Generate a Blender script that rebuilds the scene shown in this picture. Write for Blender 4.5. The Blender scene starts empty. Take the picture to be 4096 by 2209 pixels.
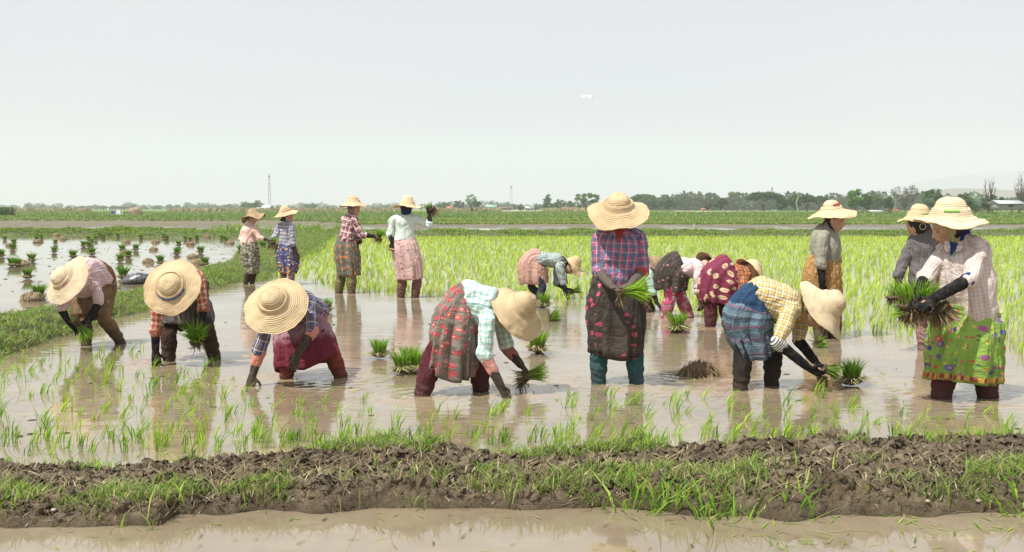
import bpy, math, random
import numpy as np
from mathutils import Vector, Matrix
sc = bpy.context.scene
C = sc.collection
R = math.radians
# ---------------------------------------------------------------- camera
CAMH = 1.33
FPX = 4392.0                       # focal length in photograph pixels (4096 wide)
HOR = 834.8
TH = math.atan((1104.5 - HOR) / FPX)
cam = bpy.data.cameras.new('camera'); camo = bpy.data.objects.new('camera', cam); C.objects.link(camo)
camo.location = (0, 0, CAMH); camo.rotation_euler = (math.pi / 2 - TH, 0, 0)
cam.sensor_width = 36; cam.lens = 36 * FPX / 4096; cam.clip_start = .05; cam.clip_end = 12000
sc.camera = camo
sc.render.resolution_x = 1024; sc.render.resolution_y = 552
# ---------------------------------------------------------------- sky, sun, exposure
SUN_EL, SUN_DIR = R(60), Vector((-.42, -.36, 0)).normalized()
sun_vec = Vector((SUN_DIR.x * math.cos(SUN_EL), SUN_DIR.y * math.cos(SUN_EL), math.sin(SUN_EL)))
w = bpy.data.worlds.new('World'); sc.world = w; w.use_nodes = True
wn = w.node_tree; bg = wn.nodes['Background']
sky = wn.nodes.new('ShaderNodeTexSky'); sky.sky_type = 'NISHITA'; sky.sun_disc = False
sky.sun_elevation = SUN_EL; sky.sun_rotation = math.atan2(sun_vec.x, sun_vec.y)
sky.air_density = 1.0; sky.dust_density = 6.0; sky.ozone_density = 1.0
hs = wn.nodes.new('ShaderNodeHueSaturation'); hs.inputs['Saturation'].default_value = .35
wn.links.new(sky.outputs[0], hs.inputs['Color'])
# thin even overcast veil: a broad soft variation laid over the clear sky
tc = wn.nodes.new('ShaderNodeTexCoord'); mp = wn.nodes.new('ShaderNodeMapping'); mp.inputs['Scale'].default_value = (1, 1, 2.2)
nz = wn.nodes.new('ShaderNodeTexNoise'); nz.inputs['Scale'].default_value = 2.2; nz.inputs['Detail'].default_value = 4; nz.inputs['Roughness'].default_value = .45
wn.links.new(tc.outputs['Generated'], mp.inputs[0]); wn.links.new(mp.outputs[0], nz.inputs['Vector'])
rp = wn.nodes.new('ShaderNodeValToRGB'); rp.color_ramp.elements[0].position = .3; rp.color_ramp.elements[1].position = .7
rp.color_ramp.elements[0].color = (6.35, 6.6, 7.25, 1); rp.color_ramp.elements[1].color = (6.9, 6.95, 7.35, 1)
wn.links.new(nz.outputs[0], rp.inputs[0])
mx = wn.nodes.new('ShaderNodeMix'); mx.data_type = 'RGBA'; mx.inputs[0].default_value = .96
wn.links.new(hs.outputs[0], mx.inputs[6]); wn.links.new(rp.outputs[0], mx.inputs[7]); wn.links.new(mx.outputs[2], bg.inputs[0])
bg.inputs[1].default_value = .1
sl = bpy.data.lights.new('sun', 'SUN'); sl.energy = 5.0; sl.angle = R(.6); sl.color = (1, .955, .88)
slo = bpy.data.objects.new('sun', sl); C.objects.link(slo); slo.rotation_euler = sun_vec.to_track_quat('Z', 'Y').to_euler()
sc.view_settings.view_transform = 'Standard'; sc.view_settings.look = 'None'; sc.view_settings.exposure = .2; sc.view_settings.gamma = 1
sc.view_settings.use_curve_mapping = False
sc.render.engine = 'CYCLES'; sc.cycles.use_denoising = True
sc.cycles.max_bounces = 6; sc.cycles.diffuse_bounces = 2; sc.cycles.glossy_bounces = 3; sc.cycles.transmission_bounces = 3
sc.cycles.volume_bounces = 2; sc.cycles.transparent_max_bounces = 4; sc.cycles.caustics_reflective = False; sc.cycles.caustics_refractive = False
# ---------------------------------------------------------------- pixels to points
FW = Vector((0, math.cos(TH), -math.sin(TH))); UP = Vector((0, math.sin(TH), math.cos(TH)))
def ray(px, py):
    return Vector((1, 0, 0)) * ((px - 2048) / FPX) + UP * ((1104.5 - py) / FPX) + FW
def at(px, py, Y):
    d = ray(px, py); return Vector((0, 0, CAMH)) + d * (Y / d.y)
def gnd(px, py, z=0.):
    d = ray(px, py); return Vector((0, 0, CAMH)) + d * ((z - CAMH) / d.z)
def project(P):                    # (n,3) array -> px, py in photograph pixels
    d = np.asarray(P, float) - np.array([0, 0, CAMH])
    f = d @ np.array(FW); return 2048 + FPX * d[:, 0] / f, 1104.5 - FPX * (d @ np.array(UP)) / f
# ---------------------------------------------------------------- numpy noise
_rs = np.random.RandomState(7)
_perm = _rs.permutation(512)
_perm = np.concatenate([_perm, _perm, _perm])
_g = _rs.normal(size=(512, 3)); _g /= np.linalg.norm(_g, axis=1)[:, None]
def noise3(P):
    P = np.asarray(P, float); i = np.floor(P).astype(int); f = P - i; u = f * f * f * (f * (f * 6 - 15) + 10)
    i = i & 511; r = np.zeros(len(P))
    for dx in (0, 1):
        for dy in (0, 1):
            for dz in (0, 1):
                h = _perm[(_perm[(_perm[(i[:, 0] + dx) & 511] + i[:, 1] + dy) & 511] + i[:, 2] + dz) & 511]
                g = _g[h]; d = f - np.array([dx, dy, dz])
                wgt = (u[:, 0] if dx else 1 - u[:, 0]) * (u[:, 1] if dy else 1 - u[:, 1]) * (u[:, 2] if dz else 1 - u[:, 2])
                r += wgt * (g * d).sum(1)
    return r * 1.6
def fbm(P, oct=4, lac=2.03, gain=.5):
    P = np.asarray(P, float).copy(); r = 0; a = 1.
    for k in range(oct):
        r = r + a * noise3(P + 17.3 * k); P = P * lac; a *= gain
    return r
# ---------------------------------------------------------------- meshes and objects
def mk_mesh(name, V, F, mat=None, attrs=None, smooth=True):
    """F: array of quads/tris or list of such arrays; attrs: name -> (n,3|4) per-vertex"""
    me = bpy.data.meshes.new(name); V = np.asarray(V, np.float32)
    Fs = [np.asarray(f, np.int32) for f in (F if isinstance(F, list) else [F]) if len(f)]
    me.vertices.add(len(V)); me.vertices.foreach_set('co', V.ravel())
    nl = sum(f.size for f in Fs); npol = sum(len(f) for f in Fs)
    me.loops.add(nl); me.loops.foreach_set('vertex_index', np.concatenate([f.ravel() for f in Fs]))
    st = []; s0 = 0
    for f in Fs:
        st.append(s0 + np.arange(len(f)) * f.shape[1]); s0 += f.size
    me.polygons.add(npol); me.polygons.foreach_set('loop_start', np.concatenate(st).astype(np.int32))
    if smooth: me.polygons.foreach_set('use_smooth', np.ones(npol, bool))
    me.update(calc_edges=True); me.validate()
    set_attrs(me, attrs)
    if mat: me.materials.append(mat)
    return me
def set_attrs(me, attrs):
    for k, a in (attrs or {}).items():
        a = np.asarray(a, np.float32)
        if a.shape[1] == 4:
            at_ = me.color_attributes.new(k, 'FLOAT_COLOR', 'POINT'); at_.data.foreach_set('color', a.ravel())
        else:
            at_ = me.attributes.new(k, 'FLOAT_VECTOR', 'POINT'); at_.data.foreach_set('vector', a.ravel())
def obj(name, me, parent=None, label=None, cat=None, group=None, kind=None):
    o = bpy.data.objects.new(name, me); C.objects.link(o)
    if parent: o.parent = parent; o.matrix_parent_inverse = Matrix.Translation(-parent.location) if parent.type == 'EMPTY' else parent.matrix_basis.inverted()
    return tag(o, label, cat, group, kind)
def tag(o, label=None, cat=None, group=None, kind=None):
    if label: o['label'] = label
    if cat: o['category'] = cat
    if group: o['group'] = group
    if kind: o['kind'] = kind
    return o
def empty(name, loc, label, cat, group=None):
    o = bpy.data.objects.new(name, None); C.objects.link(o); o.location = loc; o.empty_display_size = .1
    return tag(o, label, cat, group)
def join(parts):
    V = []; F4 = []; F3 = []; n = 0
    for v, f in parts:
        V.append(v)
        for q in (f if isinstance(f, list) else [f]):
            if len(q): (F4 if np.asarray(q).shape[1] == 4 else F3).append(np.asarray(q) + n)
        n += len(v)
    return np.concatenate(V), [np.concatenate(x) for x in (F4, F3) if x]
def box(x0, x1, y0, y1, z0, z1):
    v = np.array([(x, y, z) for x in (x0, x1) for y in (y0, y1) for z in (z0, z1)], float)
    f = np.array([(0, 1, 3, 2), (4, 6, 7, 5), (0, 4, 5, 1), (2, 3, 7, 6), (0, 2, 6, 4), (1, 5, 7, 3)])
    return v, f
def cyl(a, b, r0, r1, n=8):
    a = Vector(a); b = Vector(b); t = (b - a).normalized(); u = t.orthogonal().normalized(); w_ = t.cross(u)
    v = []
    for p, r in ((a, r0), (b, r1)):
        for k in range(n):
            q = 2 * math.pi * k / n; v.append(p + (u * math.cos(q) + w_ * math.sin(q)) * r)
    f = [(k, (k + 1) % n, n + (k + 1) % n, n + k) for k in range(n)]
    v += [a, b]; f3 = [((k + 1) % n, k, 2 * n) for k in range(n)] + [(n + k, n + (k + 1) % n, 2 * n + 1) for k in range(n)]
    return np.array(v, float), [np.array(f), np.array(f3)]
def catmull(P, k):
    P = np.asarray(P, float); n = len(P)
    if n < 3 or k < 2: 
        t = np.linspace(0, n - 1, (n - 1) * k + 1); i = np.minimum(t.astype(int), n - 2); f = (t - i)[:, None]
        return P[i] * (1 - f) + P[i + 1] * f
    E = np.vstack([2 * P[0] - P[1], P, 2 * P[-1] - P[-2]])
    out = []
    for i in range(n - 1):
        p0, p1, p2, p3 = E[i:i + 4]
        for j in range(k):
            t = j / k
            out.append(.5 * ((2 * p1) + (p2 - p0) * t + (2 * p0 - 5 * p1 + 4 * p2 - p3) * t * t + (3 * p1 - p0 - 3 * p2 + p3) * t ** 3))
    out.append(P[-1]); return np.array(out)
def nrm(v): return v / np.maximum(np.linalg.norm(v, axis=-1, keepdims=True), 1e-9)
def loft(rings, k=3, seg=16, caps=True, rest=False, sq=1.):
    """rings: (centre, half-width, half-depth, wide axis or None). Ellipse loft with rounded ends."""
    c = np.array([r[0][:] for r in rings], float); a = np.array([[r[1], r[2]] for r in rings], float)
    dd = c[-1] - c[0]; fallback = np.array(Vector(dd).orthogonal().normalized()[:])
    wv = np.array([(np.array(r[3][:], float) if len(r) > 3 and r[3] is not None else fallback) for r in rings])
    wv = nrm(wv)
    M = catmull(np.hstack([c, a, wv]), k); c = M[:, :3]; a = np.maximum(M[:, 3:5], .001); wv = M[:, 5:]
    t = nrm(np.gradient(c, axis=0)); wv = nrm(wv - (wv * t).sum(1)[:, None] * t); d = np.cross(t, wv)
    if caps:
        def cap(i, s):
            cc = []; r = min(a[i])
            for q in (.35, .7, .95):
                cc.append((c[i] + s * t[i] * r * math.sin(q * math.pi / 2), a[i] * math.cos(q * math.pi / 2)))
            return cc
        e = cap(-1, 1); s = cap(0, -1)[::-1]
        c2 = np.vstack([[x[0] for x in s], c, [x[0] for x in e]]); a2 = np.vstack([[x[1] for x in s], a, [x[1] for x in e]])
        wv = np.vstack([[wv[0]] * 3, wv, [wv[-1]] * 3]); d = np.vstack([[d[0]] * 3, d, [d[-1]] * 3]); c = c2; a = a2
    th = np.arange(seg) * 2 * math.pi / seg
    cs, sn = np.cos(th), np.sin(th); cs = np.sign(cs) * np.abs(cs) ** sq; sn = np.sign(sn) * np.abs(sn) ** sq
    V = c[:, None, :] + a[:, 0][:, None, None] * cs[None, :, None] * wv[:, None, :] + a[:, 1][:, None, None] * sn[None, :, None] * d[:, None, :]
    n = len(c); i = np.arange(n - 1)[:, None] * seg; j = np.arange(seg)[None, :]; j2 = (j + 1) % seg
    F = np.stack([i + j, i + j2, i + seg + j2, i + seg + j], -1).reshape(-1, 4)
    V = V.reshape(-1, 3); tr = []
    if caps:
        V = np.vstack([V, c[0], c[-1]]); N = n * seg
        tr = np.array([((q + 1) % seg, q, N) for q in range(seg)] + [((n - 1) * seg + q, (n - 1) * seg + (q + 1) % seg, N + 1) for q in range(seg)])
    if rest:
        arc = np.concatenate([[0], np.cumsum(np.linalg.norm(np.diff(c, axis=0), axis=1))])
        return V, F, (n, seg, th, arc, a)
    return V, [F, tr] if len(tr) else F
def remesh(V, F, vox, smooth=2):
    me = mk_mesh('tmp', V, F); o = bpy.data.objects.new('tmp', me); C.objects.link(o)
    m = o.modifiers.new('r', 'REMESH'); m.mode = 'VOXEL'; m.voxel_size = vox
    dg = bpy.context.evaluated_depsgraph_get(); dg.update()
    me2 = bpy.data.meshes.new_from_object(o.evaluated_get(dg))
    bpy.data.objects.remove(o); bpy.data.meshes.remove(me)
    n = len(me2.vertices); v = np.empty(n * 3, np.float32); me2.vertices.foreach_get('co', v); v = v.reshape(-1, 3).astype(float)
    e = np.empty(len(me2.edges) * 2, np.int32); me2.edges.foreach_get('vertices', e); e = e.reshape(-1, 2)
    deg = np.bincount(e.ravel(), minlength=n)[:, None]
    for _ in range(smooth):
        s = np.zeros_like(v)
        for ax in range(3):
            s[:, ax] = np.bincount(e[:, 0], v[e[:, 1], ax], n) + np.bincount(e[:, 1], v[e[:, 0], ax], n)
        v = v * .4 + .6 * s / np.maximum(deg, 1)
    return me2, v
def finish(me, v, mat, attrs):
    me.vertices.foreach_set('co', v.astype(np.float32).ravel()); me.update(); set_attrs(me, attrs)
    me.polygons.foreach_set('use_smooth', np.ones(len(me.polygons), bool)); me.materials.clear(); me.materials.append(mat)
    return me
def normals(me, n):
    nn = np.empty(n * 3, np.float32); me.vertices.foreach_get('normal', nn); return nn.reshape(-1, 3)
# ---------------------------------------------------------------- materials
class NT:
    def __init__(s, name, rough=.8, spec=.3):
        s.m = bpy.data.materials.new(name); s.m.use_nodes = True; s.t = s.m.node_tree; s.n = s.t.nodes
        s.b = s.n['Principled BSDF']; s.b.inputs['Roughness'].default_value = rough; s.b.inputs['Specular IOR Level'].default_value = spec
    def new(s, t): return s.n.new('ShaderNode' + t)
    def put(s, sock, v):
        if isinstance(v, bpy.types.NodeSocket): s.t.links.new(v, sock)
        elif isinstance(v, tuple) and len(v) == 3 and sock.type == 'RGBA': sock.default_value = (*v, 1)
        else: sock.default_value = v
    def math(s, op, a, b=0., clamp=False):
        n = s.new('Math'); n.operation = op; n.use_clamp = clamp; s.put(n.inputs[0], a); s.put(n.inputs[1], b); return n.outputs[0]
    def mix(s, f, a, b, mode='MIX'):
        n = s.new('Mix'); n.data_type = 'RGBA'; n.blend_type = mode; s.put(n.inputs[0], f); s.put(n.inputs[6], a); s.put(n.inputs[7], b); return n.outputs[2]
    def attr(s, name, out='Vector'):
        n = s.new('Attribute'); n.attribute_name = name; return n.outputs[out]
    def pos(s): return s.new('NewGeometry').outputs['Position']
    def sep(s, v):
        n = s.new('SeparateXYZ'); s.put(n.inputs[0], v); return n.outputs
    def comb(s, x, y, z):
        n = s.new('CombineXYZ'); s.put(n.inputs[0], x); s.put(n.inputs[1], y); s.put(n.inputs[2], z); return n.outputs[0]
    def scale(s, v, k):
        n = s.new('Mapping'); s.put(n.inputs[0], v); n.inputs['Scale'].default_value = k if isinstance(k, tuple) else (k, k, k); return n.outputs[0]
    def noise(s, v, sc_, det=3., rough=.5, dist=0.):
        n = s.new('TexNoise'); s.put(n.inputs['Vector'], v); n.inputs['Scale'].default_value = sc_; n.inputs['Detail'].default_value = det
        n.inputs['Roughness'].default_value = rough; n.inputs['Distortion'].default_value = dist; return n.outputs[0]
    def vor(s, v, sc_, rnd=1., feat='F1'):
        n = s.new('TexVoronoi'); s.put(n.inputs['Vector'], v); n.inputs['Scale'].default_value = sc_; n.inputs['Randomness'].default_value = rnd; n.feature = feat
        return n.outputs
    def ramp(s, f, *st):
        n = s.new('ValToRGB'); s.put(n.inputs[0], f); e = n.color_ramp.elements
        while len(e) < len(st): e.new(.5)
        for q, (p, c) in zip(e, st): q.position = p; q.color = (*c, 1) if isinstance(c, tuple) else (c, c, c, 1)
        return n.outputs[0]
    def bump(s, h, st=.5, d=.01):
        n = s.new('Bump'); n.inputs['Strength'].default_value = st; n.inputs['Distance'].default_value = d; s.put(n.inputs['Height'], h)
        s.t.links.new(n.outputs[0], s.b.inputs['Normal']); return n.outputs[0]
    def col(s, c): s.put(s.b.inputs['Base Color'], c); return s
def plain(name, c, rough=.8, var=.25, scl=20, spec=.3):
    t = NT(name, rough, spec); n = t.noise(t.pos(), scl, 4)
    t.col(t.mix(n, tuple(x * (1 - var) for x in c), tuple(min(1, x * (1 + var)) for x in c))); t.bump(n, .3, .01); return t.m
def leafmat(name, transl=.3, rough=.55):
    t = NT(name, rough, .25); c = t.attr('col', 'Color'); t.col(c)
    tr = t.new('BsdfTranslucent'); t.put(tr.inputs[0], c); mxs = t.new('MixShader'); mxs.inputs[0].default_value = transl
    t.t.links.new(t.b.outputs[0], mxs.inputs[1]); t.t.links.new(tr.outputs[0], mxs.inputs[2])
    t.t.links.new(mxs.outputs[0], t.n['Material Output'].inputs[0]); return t.m
M_leaf = leafmat('leaf_blades', .45)
M_root = leafmat('roots_and_straw', .05, .8)
M_crown = leafmat('tree_leaves', .2, .7)
# ---------------------------------------------------------------- blades
def blades(base, h, wd, lean, face, col, droop=.0):
    """flat tapering leaf blades, vectorised. base(n,3) h(n) wd(n) lean(n,2) face(n) col(n,3) -> V,F,colour"""
    n = len(base); base = np.asarray(base, float); h = h[:, None]; sx = np.stack([np.cos(face), np.sin(face), 0 * face], 1) * wd[:, None] / 2
    L = np.hstack([lean, np.zeros((n, 1))])
    def p(t): return base + np.array([0, 0, 1.]) * h * (t - droop * t * t) + L * h * (t ** 1.7)
    m = p(.5); tip = p(1.)
    V = np.stack([base - sx * .6, base + sx * .6, m + sx, m - sx, tip], 1).reshape(-1, 3)
    i = np.arange(n)[:, None] * 5
    F = [np.hstack([i, i + 1, i + 2, i + 3]), np.hstack([i + 3, i + 2, i + 4])]
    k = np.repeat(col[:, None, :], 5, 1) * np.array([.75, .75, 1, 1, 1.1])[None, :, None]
    k = np.concatenate([np.clip(k, 0, 1), np.ones((n, 5, 1))], 2).reshape(-1, 4)
    return V, F, k
def pick(rs, n, cols, var=.15):
    c = np.array(cols, float)[rs.randint(0, len(cols), n)]
    return c * (1 + var * rs.normal(size=(n, 1))).clip(.4, 1.8)
GREEN = [(.12, .27, .025), (.19, .36, .035), (.27, .44, .045), (.37, .49, .08)]
RICE = [(.26, .48, .03), (.34, .57, .045), (.44, .64, .07), (.18, .37, .025)]
RICE_DARK = [(.07, .19, .02), (.11, .27, .03), (.17, .34, .04), (.24, .40, .06)]
TURF = [(.15, .24, .045), (.21, .33, .06), (.27, .37, .08), (.34, .36, .14), (.40, .36, .20)]
STRAW = [(.34, .27, .15), (.25, .19, .10), (.42, .36, .22), (.16, .12, .07)]
ROOT = [(.16, .11, .06), (.25, .18, .09), (.10, .07, .045), (.33, .26, .13)]
def merge_blades(lst):
    V = []; F4 = []; F3 = []; K = []; n = 0
    for v, f, k in lst:
        V.append(v); K.append(k); F4.append(f[0] + n); F3.append(f[1] + n); n += len(v)
    return np.concatenate(V), [np.concatenate(F4), np.concatenate(F3)], np.concatenate(K)
# ================================================================= ground, water, bunds
def interp_line(pts, n):
    P = np.array([p[:] for p in pts], float); d = np.concatenate([[0], np.cumsum(np.linalg.norm(np.diff(P, axis=0), axis=1))])
    t = np.linspace(0, d[-1], n); return np.stack([np.interp(t, d, P[:, k]) for k in range(3)], 1), d[-1]
def mud_material(name, dark=(.065, .046, .027), mid=(.195, .15, .092), pale=(.35, .285, .19), green=0.):
    t = NT(name, .62, .35); p = t.pos(); n = t.noise(p, 5, 8, .62); n2 = t.noise(p, 42, 5, .6)
    c = t.ramp(t.math('ADD', t.math('MULTIPLY', n, .65), t.math('MULTIPLY', n2, .35)), (.34, dark), (.5, mid), (.66, pale))
    z = t.sep(p)[2]
    wet = t.math('SUBTRACT', 1, t.math('DIVIDE', z, .07), True)
    c = t.mix(t.math('MULTIPLY', wet, .6), c, dark)
    if green: c = t.mix(t.math('MULTIPLY', t.ramp(t.noise(p, 3.5, 6, .6), (.35, 0.), (.6, 1.)), green), c, (.10, .15, .04))
    t.col(c); t.put(t.b.inputs['Roughness'], t.math('SUBTRACT', .72, t.math('MULTIPLY', wet, .4)))
    t.bump(t.math('ADD', n2, t.math('MULTIPLY', t.noise(p, 150, 4, .75), .9)), 1., .017); return t.m
M_mud = mud_material('bund_mud')
M_turfsoil = mud_material('turf_soil', (.04, .045, .02), (.085, .09, .04), (.16, .15, .08), .8)
# --- the ground: one sheet to the horizon, dipping under the paddies
def ground():
    ys = np.array([-30, 0, 60, 112, 117, 130, 150, 180, 230, 300, 450, 700, 1200, 2000, 3100.]); xs = np.linspace(-2300, 2300, 41)
    V = np.array([(x, y, -.35 if y < 114 else .06) for y in ys for x in xs]); nx = len(xs)
    F = np.array([(j * nx + i, j * nx + i + 1, (j + 1) * nx + i + 1, (j + 1) * nx + i) for j in range(len(ys) - 1) for i in range(nx - 1)])
    t = NT('field_ground', .9, .1); p = t.pos()
    a = t.noise(t.scale(p, (.012, .12, 0)), 1, 5, .6); b = t.noise(t.scale(p, (.05, .6, 0)), 1, 4, .6)
    c = t.ramp(t.math('ADD', t.math('MULTIPLY', a, .6), t.math('MULTIPLY', b, .4)), (.33, (.05, .10, .022)), (.43, (.09, .17, .03)), (.52, (.15, .23, .045)), (.58, (.27, .36, .06)), (.66, (.16, .15, .07)), (.75, (.09, .16, .035)))
    t.col(c); obj('ground', mk_mesh('ground', V, F, t.m), kind='structure')
ground()
# --- water: opaque silty paddy water, soft ripples
def water_material():
    t = NT('paddy_water', .06, .5); t.b.inputs['IOR'].default_value = 1.6
    p = t.pos(); n = t.noise(p, .9, 4, .55); n2 = t.noise(p, 9, 4, .6)
    c = t.ramp(t.math('ADD', t.math('MULTIPLY', n, .75), t.math('MULTIPLY', n2, .25)), (.35, (.20, .158, .102)), (.55, (.255, .208, .14)), (.7, (.32, .27, .19)))
    st = t.sep(t.attr('stir'))[0]; sn = t.ramp(t.noise(p, 2.6, 5, .6, .6), (.38, 0.), (.62, 1.)); stir = t.math('MULTIPLY', st, sn, True)
    t.col(t.mix(stir, c, (.34, .25, .165))); t.put(t.b.inputs['Roughness'], t.math('ADD', .04, t.math('MULTIPLY', stir, .2)))
    y = t.sep(p)[1]
    r1 = t.noise(t.scale(p, (3.2, 12, 1)), 1, 3, .5, .3); r2 = t.noise(t.scale(p, (10, 38, 1)), 1, 2, .5); r3 = t.noise(p, 1.6, 2)
    calm = t.ramp(t.noise(p, .55, 2), (.4, .25), (.62, 1.))
    near = t.math('MULTIPLY', t.math('SUBTRACT', y, 4.6), .5, True)     # the ditch before the bund lies still
    h = t.math('MULTIPLY', t.math('ADD', t.math('ADD', r1, t.math('MULTIPLY', r2, .3)), t.math('MULTIPLY', r3, 1.5)), t.math('MULTIPLY', calm, t.math('ADD', .03, near)))
    xx = t.sep(p)[0]; open_ = t.math('ADD', t.math('MULTIPLY', t.math('ADD', xx, t.math('MULTIPLY', y, .27)), .4), .5, True)     # the left field, sheltered by its bund
    h = t.math('MULTIPLY', h, t.math('ADD', .22, t.math('MULTIPLY', open_, .78)))
    t.bump(h, .25, .013); return t.m
M_water = water_material()
def sheet(name, x0, x1, y0, y1, z, mat, nx=2, ny=2, **k):
    xs = np.linspace(x0, x1, nx); ys = np.linspace(y0, y1, ny)
    V = np.array([(x, y, z) for y in ys for x in xs]); F = np.array([(j * nx + i, j * nx + i + 1, (j + 1) * nx + i + 1, (j + 1) * nx + i) for j in range(ny - 1) for i in range(nx - 1)])
    return obj(name, mk_mesh(name, V, F, mat), **k)

class Bund:
    """raised earth bank between a near edge and a far edge line"""
    def __init__(s, name, near, far, h, nu, nv, mat, rough=.05, seed=0, flat=.5, clod=12., skirt=.3):
        s.N, s.len = interp_line(near, nu); s.Fr, _ = interp_line(far, nu); s.nu, s.nv = nu, nv
        u, v = np.meshgrid(np.arange(nu), np.linspace(-.12, 1.12, nv), indexing='ij')
        P = s.N[u] * (1 - v[..., None]) + s.Fr[u] * v[..., None]
        q = P.reshape(-1, 3).copy(); q[:, 2] = seed * 3.1
        vv = v.ravel() + .09 * fbm(q * 2.2, 3) / max(.4, 1)
        prof = np.clip(np.minimum(vv, 1 - vv) / ((1 - flat) / 2), -.9, 1); prof = np.where(prof > 0, np.sin(prof * math.pi / 2) ** .8, prof * 1.)
        hh = h(np.linspace(0, 1, nu))[u].ravel() if callable(h) else h
        n1 = fbm(q * clod * .25, 4); n2 = fbm(q * clod, 5, gain=.6); n3 = np.abs(fbm(q * clod * .6 + 50, 4))
        n4 = fbm(q * clod * 3.1 + 7, 3, gain=.7)
        z = hh * prof * (1 + .35 * n1) + rough * (n2 * .6 - n3 * .9 + .3 + n4 * .22) * np.clip(prof + .15, 0, 1)
        z = np.where(prof < 0, prof * .25, z)
        P = P.reshape(-1, 3); P[:, 2] = z; s.P = P.reshape(nu, nv, 3); s.prof = prof.reshape(nu, nv)
        # little undercuts so the mud does not look like a height map
        P2 = P.copy(); q3 = q.copy(); q3[:, 2] += P[:, 2] * 1.; P2[:, 0] += rough * .5 * fbm(q3 * clod * 1.6 + 9, 3) * np.clip(prof, 0, 1); P2[:, 1] += rough * .75 * fbm(q3 * clod * 1.9 + 31, 4, gain=.65) * np.clip(prof, 0, 1)
        i = np.arange(nu - 1)[:, None] * nv; j = np.arange(nv - 1)[None, :]
        F = np.stack([i + j, i + nv + j, i + nv + j + 1, i + j + 1], -1).reshape(-1, 4)
        s.o = obj(name, mk_mesh(name, P2, F, mat), kind='structure')
    def sample(s, rs, n, v0=0., v1=1., u0=0., u1=1.):
        i = (rs.uniform(u0, u1, n) * (s.nu - 1)).astype(int); v = rs.uniform(v0, v1, n); j = ((v + .12) / 1.24 * (s.nv - 1)).astype(int)
        return s.P[i, j] + rs.uniform(-.5, .5, (n, 3)) * np.array([s.len / s.nu, s.len / s.nu * .6, 0]), i / (s.nu - 1), v

def G(*pts, z=0.): return [gnd(x, y, z) for x, y in pts]
# --- near bund (the raw mud bank)
x_n = [-1400, -600, 0, 380, 640, 700, 1100, 1600, 2400, 2700, 3180, 3650, 4096, 4700, 5500]
near_pts = list(zip(x_n, [2125, 2120, 2110, 2100, 2095, 2060, 2050, 2038, 2030, 2042, 2075, 2060, 2040, 2050, 2050]))
far_pts = list(zip([-1400, -600, 0, 560, 950, 1600, 2300, 2560, 3000, 3650, 4096, 4700, 5500], [1795, 1795, 1795, 1835, 1790, 1768, 1775, 1745, 1752, 1722, 1735, 1740, 1740]))
def h_near(t): return .082 + .05 * np.exp(-((t - .63) / .05) ** 2) + .02 * np.sin(t * 19) + .015 * np.sin(t * 47 + 1)
nb = Bund('mud_bund', G(*near_pts), [Vector((p.x, p.y, 0)) for p in G(*far_pts, z=.1)], h_near, 1000, 150, M_mud, rough=.046, flat=.74, clod=13, seed=1)
# --- grass on the near bund
rs = np.random.RandomState(3)
def turf_blades(rs, P, hmin, hmax, wd, cols, lean=.45, bias=(.12, 0), droop=.25):
    n = len(P); h = rs.uniform(hmin, hmax, n) * rs.uniform(.6, 1.1, n)
    L = rs.normal(size=(n, 2)) * lean + np.array(bias)
    return blades(P, h, wd * rs.uniform(.6, 1.3, n), L, rs.uniform(-.9, .9, n), pick(rs, n, cols), droop)
def clumped(b, rs, n, thr, v0, v1, sc_=2.2, off=0., tuft=9, spread=.03, u0=0., u1=1.):
    P, u, v = b.sample(rs, n, v0, v1, u0, u1); q = P.copy(); q[:, 2] = off
    keep = fbm(q * sc_, 3) > thr; P = P[keep]
    P = np.repeat(P, tuft, 0); P[:, :2] += rs.normal(size=(len(P), 2)) * spread; P[:, 2] -= .012
    return P
lst = []
lst.append(turf_blades(rs, clumped(nb, rs, 2300, .14, .72, 1.0, 1.6, 4), .035, .10, .006, TURF + GREEN, .5))       # far lip
lst.append(turf_blades(rs, clumped(nb, rs, 3000, .1, .12, .42, 1.7, 9, u0=.1), .03, .085, .0055, TURF + GREEN, .55))       # near lip
lst.append(turf_blades(rs, clumped(nb, rs, 600, .08, .0, .2, 2.5, 13), .05, .14, .006, TURF, .5))
lst.append(turf_blades(rs, clumped(nb, rs, 700, .12, .85, 1.06, 2.4, 17, 7), .04, .12, .006, GREEN + RICE, .4))
lst.append(turf_blades(rs, clumped(nb, rs, 220, .15, -.08, .3, 1.8, 21, 4, .05), .06, .17, .008, GREEN + TURF, .6))
lst.append(turf_blades(rs, clumped(nb, rs, 260, .15, -.1, .02, 1.8, 27, 5, .05, .55, .95), .10, .26, .011, GREEN, .55))
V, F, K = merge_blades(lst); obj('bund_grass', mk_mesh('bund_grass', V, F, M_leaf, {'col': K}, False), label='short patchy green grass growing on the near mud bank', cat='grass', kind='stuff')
# dead straw, roots and stalks lying on the mud
def straws(rs, P, l0, l1, wd, cols=STRAW):
    n = len(P); L = rs.normal(size=(n, 2)); L /= np.linalg.norm(L, axis=1)[:, None]; L *= rs.uniform(1.2, 3, (n, 1))
    return blades(P, rs.uniform(l0, l1, n) * .35, wd * rs.uniform(.5, 1.4, n), L, np.arctan2(L[:, 1], L[:, 0]) + math.pi / 2, pick(rs, n, cols), rs.uniform(.2, .9))
P1_, _, _ = nb.sample(rs, 5200, -.02, .55); P2_, _, _ = nb.sample(rs, 1600, .5, 1.); P1_[:, 2] += .004; P2_[:, 2] += .004
V, F, K = merge_blades([straws(rs, P1_, .03, .14, .0045), straws(rs, P2_, .03, .12, .004)])
obj('dead_straw', mk_mesh('dead_straw', V, F, M_root, {'col': K}, False), label='dead straw and root bits littering the near mud bank', cat='straw', kind='stuff')
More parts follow.
